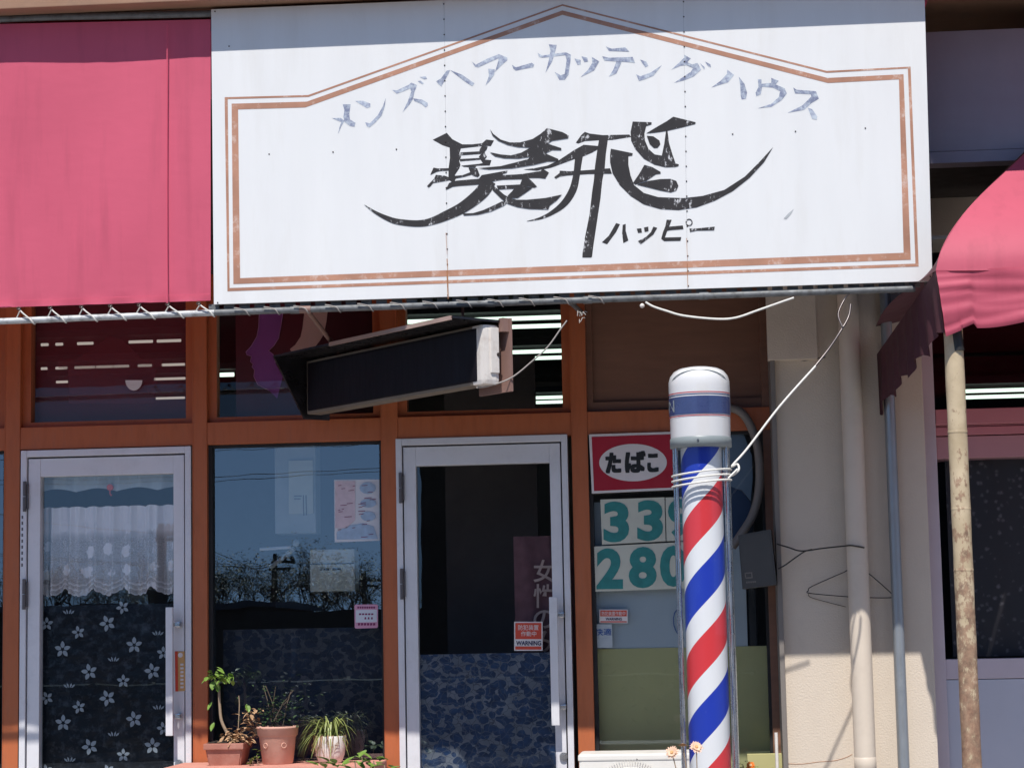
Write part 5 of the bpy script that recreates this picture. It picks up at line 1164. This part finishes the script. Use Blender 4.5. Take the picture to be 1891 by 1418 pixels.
for k in range(260):
    u = rnd.random(); p = c2 + Vector((rnd.gauss(-.0, .075), rnd.uniform(-.04, .10), h2 + abs(rnd.gauss(0, .085)))); leaf(mb, p, rdir(), (0, 0, 1), rnd.uniform(.014, .028), rnd.uniform(.009, .016), .2)
mb.build('foliage', 'leaf_dark', l2)
l3 = thing('grassy_plant', 'arching yellow green strap leaved plant in the white pot', 'plant', (c3_.x, YPt, zl+h3))
mb = MB()
for k in range(130):
    a = rnd.uniform(0, 2*math.pi); ln = rnd.uniform(.07, .17); hz = rnd.uniform(.03, .11); droop = rnd.uniform(0.02, .20) if rnd.random() < .75 else .0
    b_ = c3_ + Vector((math.cos(a)*.03*rnd.random(), math.sin(a)*.03*rnd.random(), h3*.92)); o_ = Vector((math.cos(a), math.sin(a)*.8, 0))
    if math.cos(a) > .2: ln *= .75
    pts = [b_ + o_*(ln*t_) + Vector((0, 0, hz*math.sin(min(1, t_*1.5)*math.pi*.55)*1.1 - droop*t_**2.4)) for t_ in (0, .15, .3, .45, .6, .75, .9, 1)]
    side_ = o_.cross(Vector((0, 0, 1)))
    wds = [.0034, .004, .004, .004, .0036, .003, .002, .0004]
    for i in range(7):
        f = mb.poly([pts[i]-side_*wds[i], pts[i]+side_*wds[i], pts[i+1]+side_*wds[i+1], pts[i+1]-side_*wds[i+1]])
mb.build('foliage', 'leaf_strap', l3)
mb = MB()
for k in range(26):
    a = rnd.uniform(-2.9, -.2); b_ = c3_ + Vector((math.cos(a)*R3*.98, math.sin(a)*R3*.98, h3)); ln = rnd.uniform(.03, .10)
    pts = [b_, b_+Vector((math.cos(a)*.006, math.sin(a)*.006, .005)), b_+Vector((math.cos(a)*.01+rnd.uniform(-.01, .01), math.sin(a)*.01, -ln*.5)), b_+Vector((math.cos(a)*.008+rnd.uniform(-.02, .02), math.sin(a)*.01, -ln))]
    mb.tube(pts, 0.0013, 4)
mb.build('dry_strands', 'leaf_dry', l3)
def spray(name, label, pts, Y, m, lsz, n, sx, sz_):
    t = thing(name, label, 'plant', P(pts[0][0], 1440, Y)); b = MB(); g = MB()
    for q in pts:
        p = P(*q, Y); base = Vector((p.x+rnd.uniform(-.02, .02), Y, p.z-.25)); b.tube([base, base.lerp(p, .5)+Vector((.01, 0, 0)), p], .003, 5)
        for k in range(n): leaf(g, p+Vector((rnd.gauss(0, sx), rnd.gauss(0, sx), rnd.gauss(0, sz_))), rdir(), (0, 0, 1), rnd.uniform(.6, 1.1)*lsz, lsz*.5, .25)
    b.build('stem', 'stem', t); g.build('foliage', m, t)
spray('leafy_plant', 'broad leaved green plant in front of the ledge at the foot of the middle window', [(600, 1412), (632, 1418), (655, 1404), (668, 1396), (690, 1404), (710, 1412)], -0.75, 'leaf', .07, 5, .02, .02)
spray('trailing_plant', 'small yellow green sprig between the square planter and the clay pot', [(474, 1394), (466, 1404)], -0.42, 'leaf', .028, 7, .008, .015)
# daisies
def daisy(px, py, Y, label, facing, n=18, m='petal', R_=.030, stemdx=.02):
    t = thing('daisy', label, 'flower', P(px, 1440, Y), 'peach daisies by the barber pole' if m == 'petal' else None); c = P(px, py, Y); b = MB()
    b.tube(catmull([(c.x+stemdx, Y, c.z-.22), (c.x+stemdx*.6, Y, c.z-.1), tuple(c)], 4), .0025, 6); b.build('stem', 'stem', t)
    f = Vector(facing).normalized(); a_ = f.orthogonal().normalized(); b_ = f.cross(a_); g = MB()
    for rg in range(2):
        for k in range(n):
            an = 2*math.pi*k/n+rg*.17+rnd.uniform(-.08, .08); d = (a_*math.cos(an)+b_*math.sin(an))+f*(.15+.35*rg); leaf(g, c, d, f, R_*(1-.25*rg)*rnd.uniform(.85, 1.1), .0095, .15)
    g.build('petals', m, t); h = MB(); h.tube([c-f*.002, c+f*.008], [.009, .006], 12); h.build('centre', 'orange_sticker', t)
daisy(1241, 1389, -1.72, 'peach daisy just left of the barber pole', (-.3, -1, .5), stemdx=.035)
daisy(1286, 1379, -1.76, 'peach daisy in front of the barber pole stripes', (.3, -1, .7), stemdx=.0)
daisy(1261, 1376, -1.70, 'faded daisy head between the two open peach daisies', (.0, .2, 1), 14, 'leaf_dry', .022)
daisy(1386, 1413, -0.6, 'orange marigold low beside the beige wall', (0, -1, .6), 16, 'petal_or', .022, 0)
spray('sparse_plant', 'thin yellow green shoots beside the orange marigold', [(1372, 1412), (1362, 1418), (1400, 1420)], -0.6, 'leaf_strap', .03, 6, .015, .015)
mb = MB(); mb.box(PX(1380, 1400, -.12), XR-.03, -0.14, -0.05, .5, PZ(1400, 1392, -.12)); tag(mb.build('green_sill', 'olive_sheet'), 'olive green low box in the corner below the window beside the wall', 'box')
# air conditioner unit
YA = -0.62
au = thing('outdoor_unit', 'white air conditioner outdoor unit under the number board window', 'air conditioner', P(1160, 1418, YA))
xa0, xa1, za = PX(1069, 1400, YA), PX(1330, 1400, YA), PZ(1160, 1391, YA)
mb = MB(); mb.box(xa0, xa1, YA, YA+.30, .2, za, 0.012); mb.box(xa0-.004, xa1+.004, YA-.004, YA+.304, za-.03, za-.004, 0.006); mb.build('casing', 'ac_white', au)
cg = P(1165, 1480, YA-.004); 
mb = MB()
for k in range(96):
    a = 2*math.pi*k/96; d = Vector((math.cos(a), 0, math.sin(a))); mb.tube([cg+d*.165+Vector((0, -.002, 0)), cg+d*.19+Vector((0, -.002, 0))], .0016, 4)
for r_ in (.06, .08, .10, .12, .14, .155): mb.tube([cg+Vector((r_*math.cos(k*math.pi/24), -.004, r_*math.sin(k*math.pi/24))) for k in range(48)], .0026, 5, closed=True)
mb.build('grille', 'ac_white', au)
mb = MB(); mb.tube([cg+Vector((0, -.0005, 0)), cg+Vector((0, -.0015, 0))], .150, 48); mb.build('fan_opening', 'gasket', au)
mb = MB(); mb.tube([P(1176.5, 1400.5, YA-.001), P(1176.5, 1400.5, YA-.004)], .004, 8); mb.build('screw', 'screw', au)
# ================================================================== what the glass reflects, across the street
LB = -34.0
def MX(px, py, Lm):                                   # where something must stand in front of the shop to show in its glass
    v = P(px, py, Lm); return Vector((v.x, -Lm, v.z))
op = thing('opposite_building', 'dark two storey building across the street mirrored in the right door', 'building', (4, LB, 0))
a = MX(780, 1100, 30).x; b = a+26
mb = MB(); mb.box(a, b, -42, -30, 0, 8.5); mb.build('wall', 'opp_wall', op)
mb = MB(); mb.box(a-.0, b+.2, -42.2, -29.8, 8.5, 8.7); mb.build('roof', 'roof_tile', op)
hs = thing('far_house', 'low pale house across the street mirrored in the middle window', 'house', (-12, -70, 0))
h0 = MX(395, 1150, 60); h1 = MX(500, 1150, 60)
mb = MB(); mb.box(h0.x-30, h1.x, -68, -60, -1, 2.6); mb.build('wall', 'bark', hs)
mb = MB(); mb.box(h0.x-30.3, h1.x+.3, -68.3, -59.7, 2.6, 2.8); mb.build('roof', 'roof_tile', hs)
mb = MB(); mb.box(-60, a+0.5, -52.2, -52, 0, 1.8); [mb.box(x_, x_+5.2, -52.9, -51.9, 1.8, 1.8+h_) for x_, h_ in ((-30, .5), (-21.5, .25), (-13, .55), (-6.4, .3))]; tag(mb.build('street_wall', 'bark'), 'long low brown wall across the street mirrored in the shop glass', 'wall')
# utility pole with crossarm
def upole(px, py, Lm, label):
    t = thing('utility_pole', label, 'utility pole', (MX(px, py, Lm).x, -Lm, 0), 'utility poles across the street'); top = MX(px, py, Lm)
    k = MB(); k.tube([(top.x, -Lm, 0), (top.x, -Lm, top.z)], [.16, .11], 12); k.build('pole', 'pole_conc', t)
    s_ = Lm+10.6
    k = MB(); z = top.z-14*s_/3978; w = 34*s_/3978; k.box(top.x-w*.2, top.x+w, -Lm-.06, -Lm+.06, z, z+.10); z2 = top.z-24*s_/3978; k.box(top.x-w*.3, top.x+w*.8, -Lm-.06, -Lm+.06, z2, z2+.08); k.box(top.x-w*.15, top.x+w*.1, -Lm-.06, -Lm+.06, top.z, top.z+.1); k.build('crossarm', 'wire', t)
    k = MB(); 
    for j in range(3):
        k.lathe([(.05, 0), (.07, .08), (.03, .16)], (top.x+w*(.3+.3*j), -Lm, z+.1), 8)
    k.build('insulator', 'pole_conc', t)
upole(508, 1028, 75, 'grey utility pole with crossarms mirrored in the middle window')
upole(300, 975, 40, 'utility pole mirrored in the left door glass over the lace')
upole(672, 1062, 95, 'distant utility pole mirrored at the right of the middle window')
wires = [(-40, 848, 770, 815, 20, 4), (-40, 888, 770, 862, 22, 5), (-40, 897, 770, 868, 24, 5), (-200, 1000, 508, 1041, 75, 14), (-200, 1004, 508, 1045, 75, 14), (-60, 1072, 770, 1061, 60, 2), (-60, 1078, 300, 1072, 60, 2), (300, 985, 770, 1140, 40, 6), (-60, 940, 300, 985, 40, 6)]
for i, (x0_, y0_, x1_, y1_, Lm, sag) in enumerate(wires):
    A, B = MX(x0_, y0_, Lm), MX(x1_, y1_, Lm); mb = MB(); sg_ = sag*(Lm+10.6)/3978
    mb.tube([A.lerp(B, k/16)-Vector((0, 0, sg_*4*(k/16)*(1-k/16))) for k in range(17)], .0028*(Lm+10)/10*.55, 5)
    tag(mb.build('overhead_wire', 'wire'), 'thin black overhead wire mirrored as a fine line in the shop glass', 'wire', 'overhead wires across the street')
mb = MB(); rh = random.Random(5); mb.box(-40, 6, -16.2, -15.3, 0, 1.0)  # leafy block added so the lower glass mirrors dark, not sunlit road
for k in range(2600):
    c = Vector((rh.uniform(-16, 6), -15.28+rh.uniform(-.1, .08), rh.uniform(0.05, 1.12))); d = Vector((rh.uniform(-1, 1), rh.uniform(.2, 1), rh.uniform(-.5, 1))).normalized(); w_ = d.cross(Vector((0, 0, 1)))*.02
    mb.poly([c-w_, c+d*.05-w_*1.4, c+d*.09, c+d*.05+w_*1.4, c+w_])
tag(mb.build('added_hedge', 'added_hedge_leaf'), 'dark leafy block added to keep lit ground out of the lower door glass', 'added_hedge')
# bare trees
def tree(px, py, Lm, label, n=3, bush=True):
    top = MX(px, py, Lm); base = Vector((top.x, -Lm, 0)); H_ = top.z; t = thing('bare_tree', label, 'tree', base, 'trees across the street')
    r = random.Random(int(px)); b = MB(); lf = MB()
    def br(p, d, l, rad, dep):
        q = p + d*l; b.tube([p, p.lerp(q, .5)+Vector((r.uniform(-.1, .1)*l, 0, 0)), q], [rad, rad*.8, rad*.6], 5)
        if dep == 0:
            for k in range(3):
                c = q+Vector((r.gauss(0, .35), r.gauss(0, .35), r.gauss(0, .3))); leaf(lf, c, rdir(r), (0, 0, 1), .11, .06, .1)
            return
        for k in range(3 if dep > 1 else 4):
            nd = (d + Vector((r.uniform(-.8, .8), r.uniform(-.8, .8), r.uniform(-.2, .5)))).normalized(); br(q, nd, l*r.uniform(.6, .82), rad*.55, dep-1)
    br(base, Vector((0, 0, 1)), H_*.34, .10, 5)
    b.build('trunk', 'bark', t); lf.build('crown', 'leaf_dark', t)
for (px, py, Lm) in ((392, 1060, 70), (425, 1068, 66), (455, 1035, 74), (490, 1058, 68), (545, 1030, 72), (575, 1045, 70), (598, 1055, 78), (640, 1050, 70), (672, 1062, 66), (705, 1052, 76), (270, 1056, 60), (320, 1048, 64), (210, 1066, 66), (150, 1060, 72), (95, 1066, 66), (20, 1056, 70)):
    tree(px, py, Lm, 'bare branched tree across the street mirrored in the shop glass')
